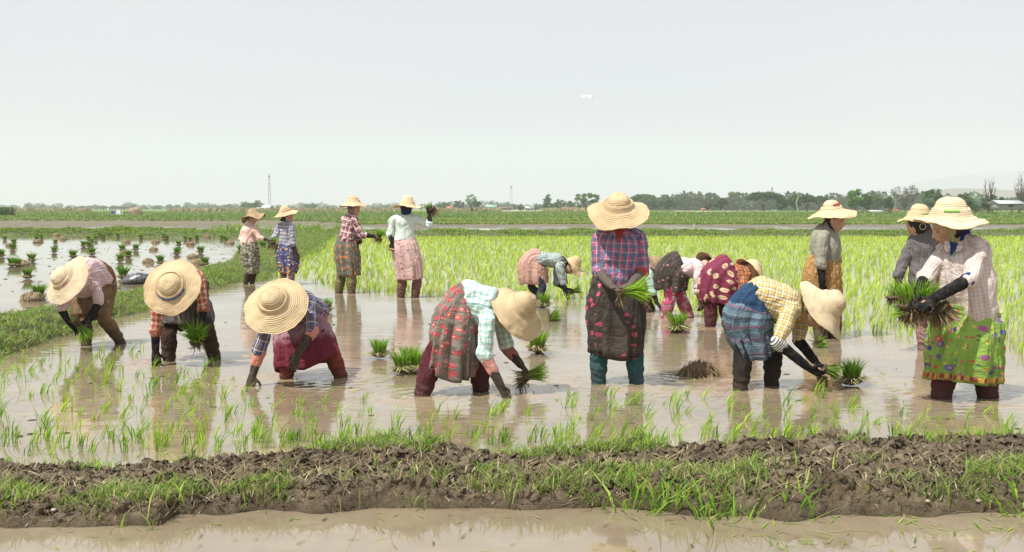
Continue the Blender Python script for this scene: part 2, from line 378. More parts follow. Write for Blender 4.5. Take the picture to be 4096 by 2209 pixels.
# --- diagonal grassy bund on the left
dn = [(-900, 1660), (-300, 1510), (0, 1432), (86, 1405), (151, 1380), (259, 1342), (453, 1272), (579, 1242), (760, 1175), (900, 1140), (1040, 1122), (1130, 1085), (1215, 1040), (1290, 990), (1345, 945)]
df = [(-900, 1400), (-300, 1310), (0, 1268), (130, 1233), (276, 1215), (436, 1170), (583, 1146), (740, 1095), (820, 1058), (930, 1035), (960, 990), (1010, 955), (1120, 940), (1300, 925)]
db = Bund('grassy_bund', G(*dn), [Vector((p.x, p.y, 0)) for p in G(*df, z=.13)], lambda t: .13 + .025 * np.sin(t * 23), 420, 60, M_turfsoil, rough=.06, flat=.3, clod=6, seed=2)
P = clumped(db, rs, 22000, -.55, -.02, 1.02, .9, 5, 6, .05); P = P[P[:, 1] > 6]
lst = [turf_blades(rs, P, .04, .095, .009, TURF + TURF + GREEN + STRAW[:1], .7), turf_blades(rs, clumped(db, rs, 2200, .12, -.05, .5, .9, 8, 8, .06), .08, .18, .010, GREEN + TURF, .5)]
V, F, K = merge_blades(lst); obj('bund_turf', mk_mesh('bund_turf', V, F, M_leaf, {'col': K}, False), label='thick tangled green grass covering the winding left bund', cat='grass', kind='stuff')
# --- bunds behind the paddies (thin, grassy) and the strips beyond
def line(Y, xa, xb, wob=.6, seed=0, n=40):
    rs_ = np.random.RandomState(seed); x = np.linspace(xa, xb, n)
    return [Vector((a, Y + wob * math.sin(a * .11 + seed) + .3 * wob * rs_.normal(), 0)) for a in x]
def far_bund(name, Y0, Y1, xa, xb, h, seed, hb, dens, cols=TURF + GREEN, wd=.03, label='', mat=None):
    b = Bund(name, line(Y0, xa, xb, .5, seed), line(Y1, xa, xb, .5, seed + 50), h, 260, 14, mat or M_turfsoil, rough=.08, flat=.4, clod=2.5, seed=seed)
    rs_ = np.random.RandomState(seed); P, _, _ = b.sample(rs_, dens, -.03, 1.0)
    if dens: 
        P[:, 2] += .0; hm = np.clip(1 + 1.5 * fbm(np.stack([P[:, 0] * .5, P[:, 1] * .2, 0 * P[:, 0]], 1), 3), .45, 2.6); V, F, K = blades(P, rs_.uniform(hb * .5, hb * 1.2, len(P)) * hm, wd * rs_.uniform(.6, 1.3, len(P)), rs_.normal(size=(len(P), 2)) * .4 + np.array([.12, 0]), rs_.uniform(-.9, .9, len(P)), pick(rs_, len(P), cols), .25)
        obj(name.replace('bund', 'verge') + '_grass', mk_mesh(name + '_g', V, F, M_leaf, {'col': K}, False), label=label, cat='grass', kind='stuff')
    return b
far_bund('left_cross_bund', 55.2, 60.5, -40, -17, .19, 11, .12, 30000, label='grass along the straight bund behind the left field')
far_bund('right_cross_bund', 51.5, 57.5, -18.5, 45, .19, 12, .11, 46000, label='grass along the straight bund behind the green rice field')
V, F, K = merge_blades([turf_blades(rs, np.stack([rs.uniform(xa, xb, 260), rs.uniform(57, 59, 260), np.full(260, .12)], 1), .25, .75, .03, GREEN, .35) for xa, xb in ((-15.8, -12.8), (-11.8, -9.9), (-9.4, -8.0))])
obj('tall_grass', mk_mesh('tall_grass', V, F, M_leaf, {'col': K}, False), label='taller reedy grass rising from the bund behind the left field', cat='grass', kind='stuff')
# half-drained mud field beyond: mud swelling just above the water
def far_edge(x): return np.interp(x, [-60, -22, -12, 110], [113, 112, 89, 88])
def mudflat():
    xs = np.linspace(-75, 75, 420); vs = np.linspace(0, 1, 120); X, V_ = np.meshgrid(xs, vs, indexing='xy'); Y = 64 + V_ * (far_edge(X) + 1 - 64)
    q = np.stack([X.ravel() * .22, Y.ravel() * .35, 0 * X.ravel()], 1)
    z = fbm(q, 5, gain=.68) * .10 + .012; z += np.interp(V_.ravel(), [0, .35, .7, 1], [-.03, -.015, .02, .05]) + np.interp(X.ravel(), [-75, -20, 0, 40, 75], [.005, -.005, -.03, -.035, 0])
    V = np.stack([X.ravel(), Y.ravel(), z], 1); nx = len(xs); i = np.arange(nx - 1)[None]; j = np.arange(len(vs) - 1)[:, None] * nx
    F = np.stack([j + i, j + i + 1, j + nx + i + 1, j + nx + i], -1).reshape(-1, 4)
    obj('mud_field', mk_mesh('mud_field', V, F, mud_material('field_mud', (.09, .068, .045), (.19, .15, .105), (.28, .23, .165), .35)), kind='structure')
mudflat()
def right_strip():
    xs = np.linspace(-26, 110, 70); vs = np.linspace(0, 1, 12); V = np.array([(x, far_edge(x) * (1 - v) + 116 * v, .055 + (0 if v else -.4)) for v in vs for x in xs]); nx = len(xs)
    F = np.array([(j * nx + i, j * nx + i + 1, (j + 1) * nx + i + 1, (j + 1) * nx + i) for j in range(len(vs) - 1) for i in range(nx - 1)])
    obj('field_strip', mk_mesh('field_strip', V, F, M_turfsoil), kind='structure')
right_strip()
YEL = [(.42, .50, .09), (.50, .56, .12), (.36, .46, .08)]; DKG = [(.09, .19, .04), (.13, .24, .055), (.17, .28, .07), (.28, .33, .12), (.34, .38, .13)]
lst = []
for a_, b_, cols, h0, n in ((.0, .14, DKG + TURF[:2], .3, 9000), (.14, .42, YEL, .2, 9000), (.42, .55, DKG + TURF[:3], .3, 8000), (.55, .9, YEL + GREEN[:2], .2, 9000), (.9, 1., DKG, .35, 7000)):
    xx = rs.uniform(-18, 66, n); v = rs.uniform(a_, b_, n) + .03 * np.sin(xx * .13); P = np.stack([xx, far_edge(xx) * (1 - v) + 115 * v, np.full(n, .05)], 1); lst.append(turf_blades(rs, P, h0 * .4, h0, .07, cols, .5))
V, F, K = merge_blades(lst); obj('strip_grass', mk_mesh('strip_grass', V, F, M_leaf, {'col': K}, False), label='banded grass and yellow green rice just beyond the water strip', cat='grass', kind='stuff')
# green and yellow strips with low bunds between them
STRIP = [(114, 119, .35, DKG + TURF, .35), (127, 131, .2, DKG, .4), (140, 144, .35, DKG + GREEN[:1], .45), (160, 165, .4, DKG, .5), (182, 188, .45, DKG + TURF[:2], .55), (212, 222, .5, DKG, .7), (262, 275, .6, DKG, .85), (300, 310, .6, DKG, .9)]
lst = []
for k, (a, b_, h, cols, hb) in enumerate(STRIP):
    n = 16000; xx = rs.uniform(-.55 * b_, .55 * b_, n); P = np.stack([xx, rs.uniform(a, b_, n) + 2 * np.sin(xx * .04 + k), np.full(n, .05)], 1)
    lst.append(turf_blades(rs, P, hb * .5, hb * 1.1, .13, cols, .5))
V, F, K = merge_blades(lst); obj('field_grass', mk_mesh('field_grass', V, F, M_leaf, {'col': K}, False), label='bands of green grass dividing the distant fields', cat='grass', kind='stuff')
lst = []
for a, b_, x0, x1, cols in ((121, 127, -12, 75, [(.42, .5, .09), (.5, .55, .12)]), (146, 156, -5, 50, [(.36, .46, .08)]), (131, 138, -80, -38, [(.42, .48, .09)]), (133, 139, -45, 0, [(.16, .27, .05)])):
    n = 9000; P = np.stack([rs.uniform(x0, x1, n), rs.uniform(a, b_, n), np.full(n, .05)], 1); lst.append(turf_blades(rs, P, .15, .3, .12, cols, .4))
V, F, K = merge_blades(lst); obj('distant_rice', mk_mesh('distant_rice', V, F, M_leaf, {'col': K}, False), label='yellow green ripening rice strips in the distant fields', cat='rice', kind='stuff')
n = 26000; xx = rs.uniform(-190, 30, n); xx = xx[fbm(np.stack([xx * .03, 0 * xx, 0 * xx], 1), 3) > -.15]; n = len(xx)
V, F, K = turf_blades(rs, np.stack([xx, rs.uniform(340, 352, n), np.full(n, .05)], 1), 1.0, 2.4, .25, [(.42, .33, .2), (.34, .28, .16), (.3, .3, .14)], .25)
obj('dry_reeds', mk_mesh('dry_reeds', V, F, M_root, {'col': K}, False), label='tan dry reeds along the horizon left of the village', cat='reeds', kind='stuff')
# hills
def hills(name, Y, pts, thick, c):
    xs = np.linspace(pts[0][0], pts[-1][0], 160); top = np.interp(xs, [p[0] for p in pts], [p[1] for p in pts])
    rows = []
    for k, f in enumerate(np.linspace(0, 1, 14)):
        yy = Y + thick * f; hh = math.sin(min(1, f * 1.3) * math.pi / 2)
        base = np.array([at(x / .62891, y / .62891, Y + thick)[:] for x, y in zip(xs, top)])
        q = np.stack([base[:, 0] * .004, np.full(len(xs), yy * .004), 0 * xs], 1)
        z = base[:, 2] * hh * (1 + .12 * fbm(q, 4) * (1 if k else 0)); rows.append(np.stack([base[:, 0], np.full(len(xs), yy), z], 1))
    V = np.concatenate(rows); nx = len(xs); i = np.arange(nx - 1)[None]; j = np.arange(13)[:, None] * nx
    F = np.stack([j + i, j + i + 1, j + nx + i + 1, j + nx + i], -1).reshape(-1, 4)
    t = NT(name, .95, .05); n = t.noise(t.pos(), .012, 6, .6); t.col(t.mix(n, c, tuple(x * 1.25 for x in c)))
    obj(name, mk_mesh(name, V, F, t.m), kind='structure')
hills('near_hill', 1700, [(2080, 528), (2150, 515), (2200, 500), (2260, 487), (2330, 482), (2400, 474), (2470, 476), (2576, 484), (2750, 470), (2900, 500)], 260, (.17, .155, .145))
hills('far_mountain', 2500, [(1650, 527), (1850, 517), (2000, 505), (2150, 486), (2300, 462), (2450, 444), (2576, 432), (2900, 420), (3200, 470)], 420, (.24, .25, .275))  # slope colour paled toward the sky: extra distance haze painted in
# ================================================================= cloth and straw materials
# 'rest' attribute = (R cos, R sin, length along the limb or garment) in metres
def rest_uv(t, R0=.15):
    x, y, z = t.sep(t.attr('rest'))
    rr = t.math('SQRT', t.math('ADD', t.math('MULTIPLY', x, x), t.math('MULTIPLY', y, y)))
    return t.math('MULTIPLY', t.math('ARCTAN2', y, x), rr), z
def stripe(t, u, period, width, off=0.):
    f = t.math('FRACT', t.math('ADD', t.math('DIVIDE', u, period), off + 50))
    return t.math('LESS_THAN', f, width)
def mudstain(t, c, top=.28, amt=.85, mud=(.075, .055, .04)):
    p = t.pos(); z = t.sep(p)[2]; n = t.noise(p, 9, 5, .65)
    f = t.math('SUBTRACT', 1, t.math('DIVIDE', t.math('ADD', z, t.math('MULTIPLY', t.math('SUBTRACT', .5, n), .35)), top), True)
    return t.mix(t.math('MULTIPLY', f, amt), c, mud)
def weave(t, k=420, st=.25):
    r = t.attr('rest'); fo = t.noise(t.scale(r, (17, 17, 4.5)), 1, 3, .5, .8); fo2 = t.noise(t.scale(r, (6, 6, 15)), 1, 3, .5, 1.2)
    rid = t.math('ABSOLUTE', t.math('SUBTRACT', fo, .5)); rid2 = t.math('ABSOLUTE', t.math('SUBTRACT', fo2, .5))
    h = t.math('ADD', t.math('MULTIPLY', rid, 9.), t.math('MULTIPLY', rid2, 3.5)); h = t.math('ADD', h, t.math('MULTIPLY', t.noise(r, 34, 4, .6), 1.2))
    return t.bump(t.math('ADD', h, t.math('MULTIPLY', t.noise(r, k, 2), .25)), .55, .010)
def plaid(name, base, bands, stain=0, fade=.12, mudtop=.3, lean=0.):
    """bands: (axis 'u'|'v', period, width fraction, offset, colour, strength)"""
    t = NT(name, .85, .15); u, v = rest_uv(t); c = base
    if lean: u, v = t.math('ADD', u, t.math('MULTIPLY', v, lean)), v
    wob = t.math('MULTIPLY', t.noise(t.attr('rest'), 6, 2), .02); u = t.math('ADD', u, wob); v = t.math('ADD', v, wob)
    for ax, per, wd, off, col, st in bands:
        c = t.mix(t.math('MULTIPLY', stripe(t, u if ax == 'u' else v, per, wd, off), st), c, col)
    n = t.noise(t.attr('rest'), 14, 4); c = t.mix(t.math('MULTIPLY', n, fade * 2), c, (.35, .32, .3))
    if stain: c = mudstain(t, c, mudtop, stain)
    t.col(t.mix(1., c, (1.22, 1.22, 1.22), 'MULTIPLY')); weave(t); return t.m
def flowers(name, base, layers, stain=0., mudtop=.3, base2=None, bscale=12, hem=None, fade=.1):
    """layers: (voronoi scale, radius 0..1, petal colours, heart colour, threshold on cell colour)"""
    t = NT(name, .85, .15); r = t.attr('rest'); c = base
    wob = t.new('VectorMath'); wob.operation = 'ADD'; t.put(wob.inputs[0], r)
    nn = t.new('TexNoise'); nn.inputs['Scale'].default_value = 60; t.put(nn.inputs['Vector'], r)
    vs = t.new('VectorMath'); vs.operation = 'SCALE'; t.put(vs.inputs[0], nn.outputs['Color']); vs.inputs['Scale'].default_value = .018; t.put(wob.inputs[1], vs.outputs[0])
    if base2: c = t.mix(t.ramp(t.noise(r, bscale, 4, .55, 1.2), (.45, 0.), (.55, 1.)), base, base2)
    for k, (s_, rad, petal, heart, thr) in enumerate(layers):
        o = t.new('Mapping'); t.put(o.inputs[0], wob.outputs[0]); o.inputs['Location'].default_value = (k * .13, k * .07, k * .21)
        V_ = t.vor(o.outputs[0], s_, .75); d = V_['Distance']; cc = t.sep(V_['Color'])
        on = t.math('MULTIPLY', t.math('LESS_THAN', d, rad), t.math('GREATER_THAN', cc[0], thr))
        pc = t.ramp(cc[1], *[((q + .5) / len(petal), x) for q, x in enumerate(petal)]) if len(petal) > 1 else petal[0]
        c = t.mix(on, c, pc)
        if heart: c = t.mix(t.math('MULTIPLY', t.math('LESS_THAN', d, rad * .42), t.math('GREATER_THAN', cc[0], thr)), c, heart)
    if hem:
        z0, z1, hc1, hc2 = hem; x, y, z = t.sep(r); u, v = rest_uv(t)
        inb = t.math('MULTIPLY', t.math('GREATER_THAN', z, z0), t.math('LESS_THAN', z, z1)); tri = stripe(t, u, .035, .5)
        c = t.mix(inb, c, t.mix(tri, hc1, hc2))
    n = t.noise(r, 10, 4); c = t.mix(t.math('MULTIPLY', n, fade * 2), c, (.3, .27, .24))
    if stain: c = mudstain(t, c, mudtop, stain)
    t.col(t.mix(1., c, (1.15, 1.15, 1.15), 'MULTIPLY')); weave(t, 380, .3); return t.m
def solid(name, c, stain=0., mudtop=.3, var=.25, rough=.85, mud=(.075, .055, .04)):
    t = NT(name, rough, .2); r = t.attr('rest'); n = t.noise(r, 12, 5, .6); k = t.mix(n, tuple(x * (1 - var) for x in c), tuple(min(1, x * (1 + var)) for x in c))
    if stain: k = mudstain(t, k, mudtop, stain, mud)
    t.col(k); weave(t); return t.m
def knit(name, c, mud=.5):     # worn gloves and arm sleeves: ribbed knit with dried mud
    t = NT(name, .9, .15); r = t.attr('rest'); x, y, z = t.sep(r); n = t.noise(t.pos(), 26, 5, .65)
    k = t.mix(t.math('MULTIPLY', t.ramp(n, (.48, 0.), (.66, 1.)), mud), c, (.13, .105, .08))
    t.col(k); t.bump(t.math('ADD', t.math('SINE', t.math('MULTIPLY', z, 700)), t.math('MULTIPLY', n, 3)), .3, .003); return t.m
def skin_material():
    t = NT('skin', .55, .35); c = t.attr('col', 'Color'); n = t.noise(t.pos(), 45, 4); t.col(t.mix(t.math('MULTIPLY', n, .25), c, t.mix(1., c, (.7, .6, .55), 'MULTIPLY')))
    t.b.inputs['Subsurface Weight'].default_value = .08; t.b.inputs['Subsurface Scale'].default_value = .01; t.bump(n, .12, .003); return t.m
M_skin = skin_material()
def straw_material(name, c1, c2, c3, period=.0135):
    t = NT(name, .75, .25); r = t.attr('rest'); x, y, z = t.sep(r)
    th = t.math('ARCTAN2', y, x); ph = t.math('FRACT', t.math('ADD', t.math('DIVIDE', z, period), t.math('DIVIDE', th, 6.28318)))
    ridge = t.math('SUBTRACT', 1, t.math('POWER', t.math('ABSOLUTE', t.math('SUBTRACT', t.math('MULTIPLY', ph, 2), 1)), 4))
    fib = t.noise(t.comb(t.math('MULTIPLY', t.math('COSINE', th), 28), t.math('MULTIPLY', t.math('SINE', th), 28), t.math('MULTIPLY', z, 90)), 1, 4, .7)
    oi = t.new('ObjectInfo').outputs['Random']; sh = t.new('VectorMath'); sh.operation = 'ADD'; t.put(sh.inputs[0], t.scale(r, 9)); t.put(sh.inputs[1], t.comb(t.math('MULTIPLY', oi, 37.), t.math('MULTIPLY', oi, 91.), oi)); big = t.noise(sh.outputs[0], 1, 4, .65)
    c = t.mix(t.ramp(fib, (.3, 0.), (.7, 1.)), c1, c2); c = t.mix(t.math('MULTIPLY', t.ramp(big, (.45, 0.), (.72, 1.)), .6), c, c3)
    c = t.mix(t.math('MULTIPLY', t.math('SUBTRACT', 1, ridge), .42), c, tuple(q * .5 for q in c3))
    c = t.mix(t.math('MULTIPLY', t.ramp(t.noise(sh.outputs[0], .45, 3), (.45, 0.), (.7, 1.)), .5), c, tuple(q * .72 for q in c3)); c = t.mix(1., c, t.mix(oi, (.86, .86, .84), (1.06, 1.05, 1.03)), 'MULTIPLY')
    t.col(c); t.bump(t.math('ADD', t.math('MULTIPLY', ridge, .8), t.math('MULTIPLY', fib, .7)), .75, .006); return t.m
M_straw = straw_material('straw', (.68, .51, .30), (.80, .65, .42), (.60, .43, .24))
M_straw_pale = straw_material('pale_straw', (.74, .60, .40), (.84, .72, .52), (.68, .52, .33))
M_straw_brown = straw_material('weathered_straw', (.36, .26, .16), (.50, .38, .24), (.22, .16, .10), .02)
M_straw_peach = straw_material('smooth_straw', (.72, .53, .33), (.80, .63, .42), (.66, .47, .28), .03)
M_hair = plain('black_hair', (.02, .016, .014), .5, .3, 80)
M_eye = plain('eye', (.02, .015, .012), .2, .1, 10, .6)
M_ring = plain('cord', (.6, .55, .42), .8)
# ================================================================= people
def noisy(v, nn, rest, amp, k=7., st=.35, seed=0):
    q = rest * np.array([k, k, k * st * 1.6]) + seed * 3.7
    q2 = q @ np.array([[.8, .3, .5], [-.5, .8, .3], [-.3, -.5, .8]]); n = fbm(q, 2, gain=.4) * .8 - 1.5 * np.abs(fbm(q2 * np.array([.8, 1.9, .8]) + 40, 2, gain=.35)) + .45
    return v + nn * (n * amp)[:, None]
def segs_rest(v, bones):
    """bones: (A, B, wide axis, R, start). rest coordinates from the nearest bone"""
    best = np.full(len(v), 1e9); out = np.zeros((len(v), 3))
    for A, B, wv, Rb, st in bones:
        A = np.array(A[:]); B = np.array(B[:]); d = B - A; L = np.linalg.norm(d); t = d / L; wv = np.array(wv[:], float); wv -= t * (wv @ t); wv /= max(1e-6, np.linalg.norm(wv)); dd = np.cross(t, wv)
        r = v - A; s = r @ t; sc_ = np.clip(s, 0, L); q = np.linalg.norm(r - sc_[:, None] * t, axis=1) / Rb
        x = r @ wv; y = r @ dd; n = np.maximum(np.hypot(x, y), 1e-6); m = q < best; best = np.where(m, q, best)
        o = np.stack([x / n * Rb, y / n * Rb, s + st], 1); out[m] = o[m]
    return out
def chain(A, B, r0, r1, mid=None, k=4, seg=14):
    A = Vector(A); B = Vector(B); M = (A + B) / 2; rm = mid if mid else (r0 + r1) / 2
    return loft([(A, r0, r0), (M, rm, rm), (B, r1, r1)], k=k, seg=seg)
def hand_parts(w_, tip, s, pn, curl=.5, thumb=1, short=1.):
    """palm, four fingers and a thumb. w_ wrist, tip the direction the hand points, pn the way the palm faces"""
    d = (tip - w_).normalized(); side = d.cross(pn).normalized(); pn = side.cross(d).normalized(); o = []
    L = .085 * s; pe = w_ + d * L
    o.append(loft([(w_ - d * .02, .024 * s, .019 * s, side), (w_ + d * L * .45, .036 * s, .0155 * s, side), (pe, .039 * s, .0125 * s, side)], k=3, seg=14))
    for k, (ln, r) in enumerate(((.066, .0078), (.074, .0082), (.070, .0079), (.056, .0068))):
        off = (k - 1.5) * .0195 * s; b = pe + side * off - d * .006; dir_ = (d + side * (k - 1.5) * .09).normalized(); pts = [(b, r * s, r * s)]; p = b; ang = 0
        for q in range(3):
            ang += curl * (.55 + .25 * q + .06 * k); dv = (dir_ * math.cos(ang) + pn * math.sin(ang)); p = p + dv * ln * s * (.42, .33, .25)[q] * short; pts.append((p, r * s * (1 - .1 * q), r * s * (1 - .1 * q)))
        o.append(loft(pts, k=3, seg=8))
    sd = side * thumb; b = w_ + d * .028 * s + sd * .026 * s; p1 = b + (sd * .75 + d * .6 + pn * .35).normalized() * .038 * s; p2 = p1 + (sd * .25 + d * .8 + pn * .6).normalized() * .03 * s
    o.append(loft([(b - sd * .012, .0115 * s, .0115 * s), (b, .0115 * s, .0115 * s), (p1, .0095 * s, .0095 * s), (p2, .0078 * s, .0078 * s)], k=3, seg=8))
    return o
def head_part(c, fwd, up, s):
    """a shaped head: skull, brow, sockets, nose, lips, jaw and chin, plus ears"""
    up = up.normalized(); fwd = (fwd - up * fwd.dot(up)).normalized(); rt = fwd.cross(up)
    n1, n2 = 36, 44; ph = np.linspace(0, math.pi, n1)[1:-1]; th = np.arange(n2) * 2 * math.pi / n2
    PH, THE = np.meshgrid(ph, th, indexing='ij'); x = np.sin(PH) * np.cos(THE); y = np.sin(PH) * np.sin(THE); z = np.cos(PH)
    x = np.append(x.ravel(), [0, 0]); y = np.append(y.ravel(), [0, 0]); z = np.append(z.ravel(), [1, -1])
    X = x * .074; Y = y * .093; Z = z * .112
    low = np.clip(-z, 0, 1); X = X * (1 - .34 * low ** 1.6); Y = np.where(y > 0, Y * (1 - .10 * low ** 2), Y * (1 - .45 * low ** 1.3)) + .012 * low
    f = np.clip(y, 0, 1)
    g = lambda x0, z0, sx, sz: np.exp(-((X - x0) / sx) ** 2 - ((Z - z0) / sz) ** 2) * (y > 0)
    Y = Y + .022 * g(0, -.022, .0125, .013) + .013 * g(0, .002, .010, .020) - .006 * (g(.03, .012, .018, .014) + g(-.03, .012, .018, .014)) + .006 * g(0, .034, .05, .012) + .009 * g(0, -.058, .024, .011) + .010 * g(0, -.092, .022, .014) + .006 * (g(.042, -.02, .02, .02) + g(-.042, -.02, .02, .02))
    loc = np.stack([X, Y, Z], 1) * s; m = np.array([rt[:], fwd[:], up[:]]); V = np.array(c[:]) + loc @ m
    k = len(ph); i = np.arange(k - 1)[:, None] * n2; j = np.arange(n2)[None]; j2 = (j + 1) % n2
    F = np.stack([i + j, i + n2 + j, i + n2 + j2, i + j2], -1).reshape(-1, 4); N = k * n2
    T = np.array([(q, (q + 1) % n2, N) for q in range(n2)] + [((k - 1) * n2 + (q + 1) % n2, (k - 1) * n2 + q, N + 1) for q in range(n2)])
    parts = [(V, [F, T])]
    for sg in (-1, 1):
        e = c + rt * sg * .074 * s - fwd * .006 * s - up * .004 * s
        parts.append(loft([(e - up * .026 * s, .006 * s, .009 * s, rt), (e, .008 * s, .015 * s, rt), (e + up * .028 * s, .007 * s, .014 * s, rt)], k=3, seg=10))
    return parts, (rt, fwd, up)
def hat_mesh(Rb, H, drop, rc=.098, wav=.008, seed=0, point=0., sag=0.):
    """straw sun hat: crown, brim and underside; z up, the brim edge near z=0"""
    pf = [(.0005, H + .004 + point), (rc * .3, H + .001 + point * .4), (rc * .58, H - .009), (rc * .8, H - .031), (rc * .93, H - .064), (rc * 1.05, (H + drop) * .47), (rc * 1.22, drop + .012), (rc * 1.45, drop - .002), (Rb * .75, drop * .55), (Rb * .92, drop * .18), (Rb, 0)]
    P = catmull(pf, 9); P[:, 0] = np.maximum(P[:, 0], .0005); d = np.concatenate([[0], np.cumsum(np.linalg.norm(np.diff(P, axis=0), axis=1))]); n = 150; s_ = np.linspace(0, d[-1], n)
    r = np.interp(s_, d, P[:, 0]); z = np.interp(s_, d, P[:, 1]); seg = 96; th = np.arange(seg) * 2 * math.pi / seg
    Rr, Th = np.meshgrid(r, th, indexing='ij'); Z = np.repeat(z[:, None], seg, 1); S = np.repeat(s_[:, None], seg, 1)
    e = np.clip((Rr - rc * 1.2) / (Rb - rc * 1.2), 0, 1) ** 1.5
    Z = Z + e * (wav * 1.6 * np.sin(2 * Th + seed) + wav * np.sin(3 * Th + seed * 2.3) + wav * .5 * np.sin(5 * Th + seed * 4)) - sag * e * np.cos(Th) ** 2
    q = np.stack([Rr * np.cos(Th), Rr * np.sin(Th), Z], -1).reshape(-1, 3); Z = Z + (fbm(q * 9 + seed * 5, 3) * .009).reshape(Z.shape)
    ridge = .0016 * np.abs(np.sin((S / .0155 + Th / (2 * math.pi)) * math.pi)); 
    dr = np.gradient(r, s_)[:, None]; dz = np.gradient(z, s_)[:, None]; nx = -dz; nzz = dr
    RrO = Rr + nx * ridge; ZO = Z + nzz * ridge
    rg = 1 + (.014 * np.sin(5 * Th + seed) + .010 * np.sin(11 * Th + seed * 3) + .006 * np.sin(23 * Th)) * e; RrO = RrO * rg
    top = np.stack([RrO * np.cos(Th), RrO * np.sin(Th), ZO], -1).reshape(-1, 3)
    RI = np.maximum(Rr * rg - nx * .004 - .0008, .0003); bot = np.stack([RI * np.cos(Th), RI * np.sin(Th), Z - nzz * .004 - .002], -1).reshape(-1, 3)
    i = np.arange(n - 1)[:, None] * seg; j = np.arange(seg)[None]; j2 = (j + 1) % seg; o = n * seg
    F1 = np.stack([i + j, i + seg + j, i + seg + j2, i + j2], -1).reshape(-1, 4); F2 = F1[:, ::-1] + o
    l = (n - 1) * seg; F3 = np.array([(l + q, o + l + q, o + l + (q + 1) % seg, l + (q + 1) % seg) for q in range(seg)])
    rest = np.stack([.1 * np.cos(Th), .1 * np.sin(Th), S], -1).reshape(-1, 3)
    return np.vstack([top, bot]), np.vstack([F1, F2, F3]), np.vstack([rest, rest]), (r, z)
def frame_mat(c, A, face=None):
    A = Vector(A).normalized(); x = (face - A * face.dot(A)).normalized() if face else A.orthogonal().normalized(); y = A.cross(x)
    m = Matrix((x, y, A)).transposed().to_4x4(); m.translation = c; return m
def band_mesh(r0, z0, r1, z1, a0=0, a1=2 * math.pi, off=.004, n=60, wob=0.):
    th = np.linspace(a0, a1, n); V = []
    for q in th:
        for r, z in ((r0, z0), (r1, z1)):
            V.append(((r + off) * math.cos(q), (r + off) * math.sin(q), z + wob * math.sin(3 * q)))
        for r, z in ((r1, z1), (r0, z0)):
            V.append(((r + off * .3) * math.cos(q), (r + off * .3) * math.sin(q), z + wob * math.sin(3 * q)))
    F = []
    for k in range(n - 1):
        for e in range(4):
            F.append((k * 4 + e, k * 4 + (e + 1) % 4, k * 4 + 4 + (e + 1) % 4, k * 4 + 4 + e))
    return np.array(V), np.array(F)
SKIN = np.array([.62, .39, .265]); LIP = np.array([.36, .12, .09])
PEOPLE = {}
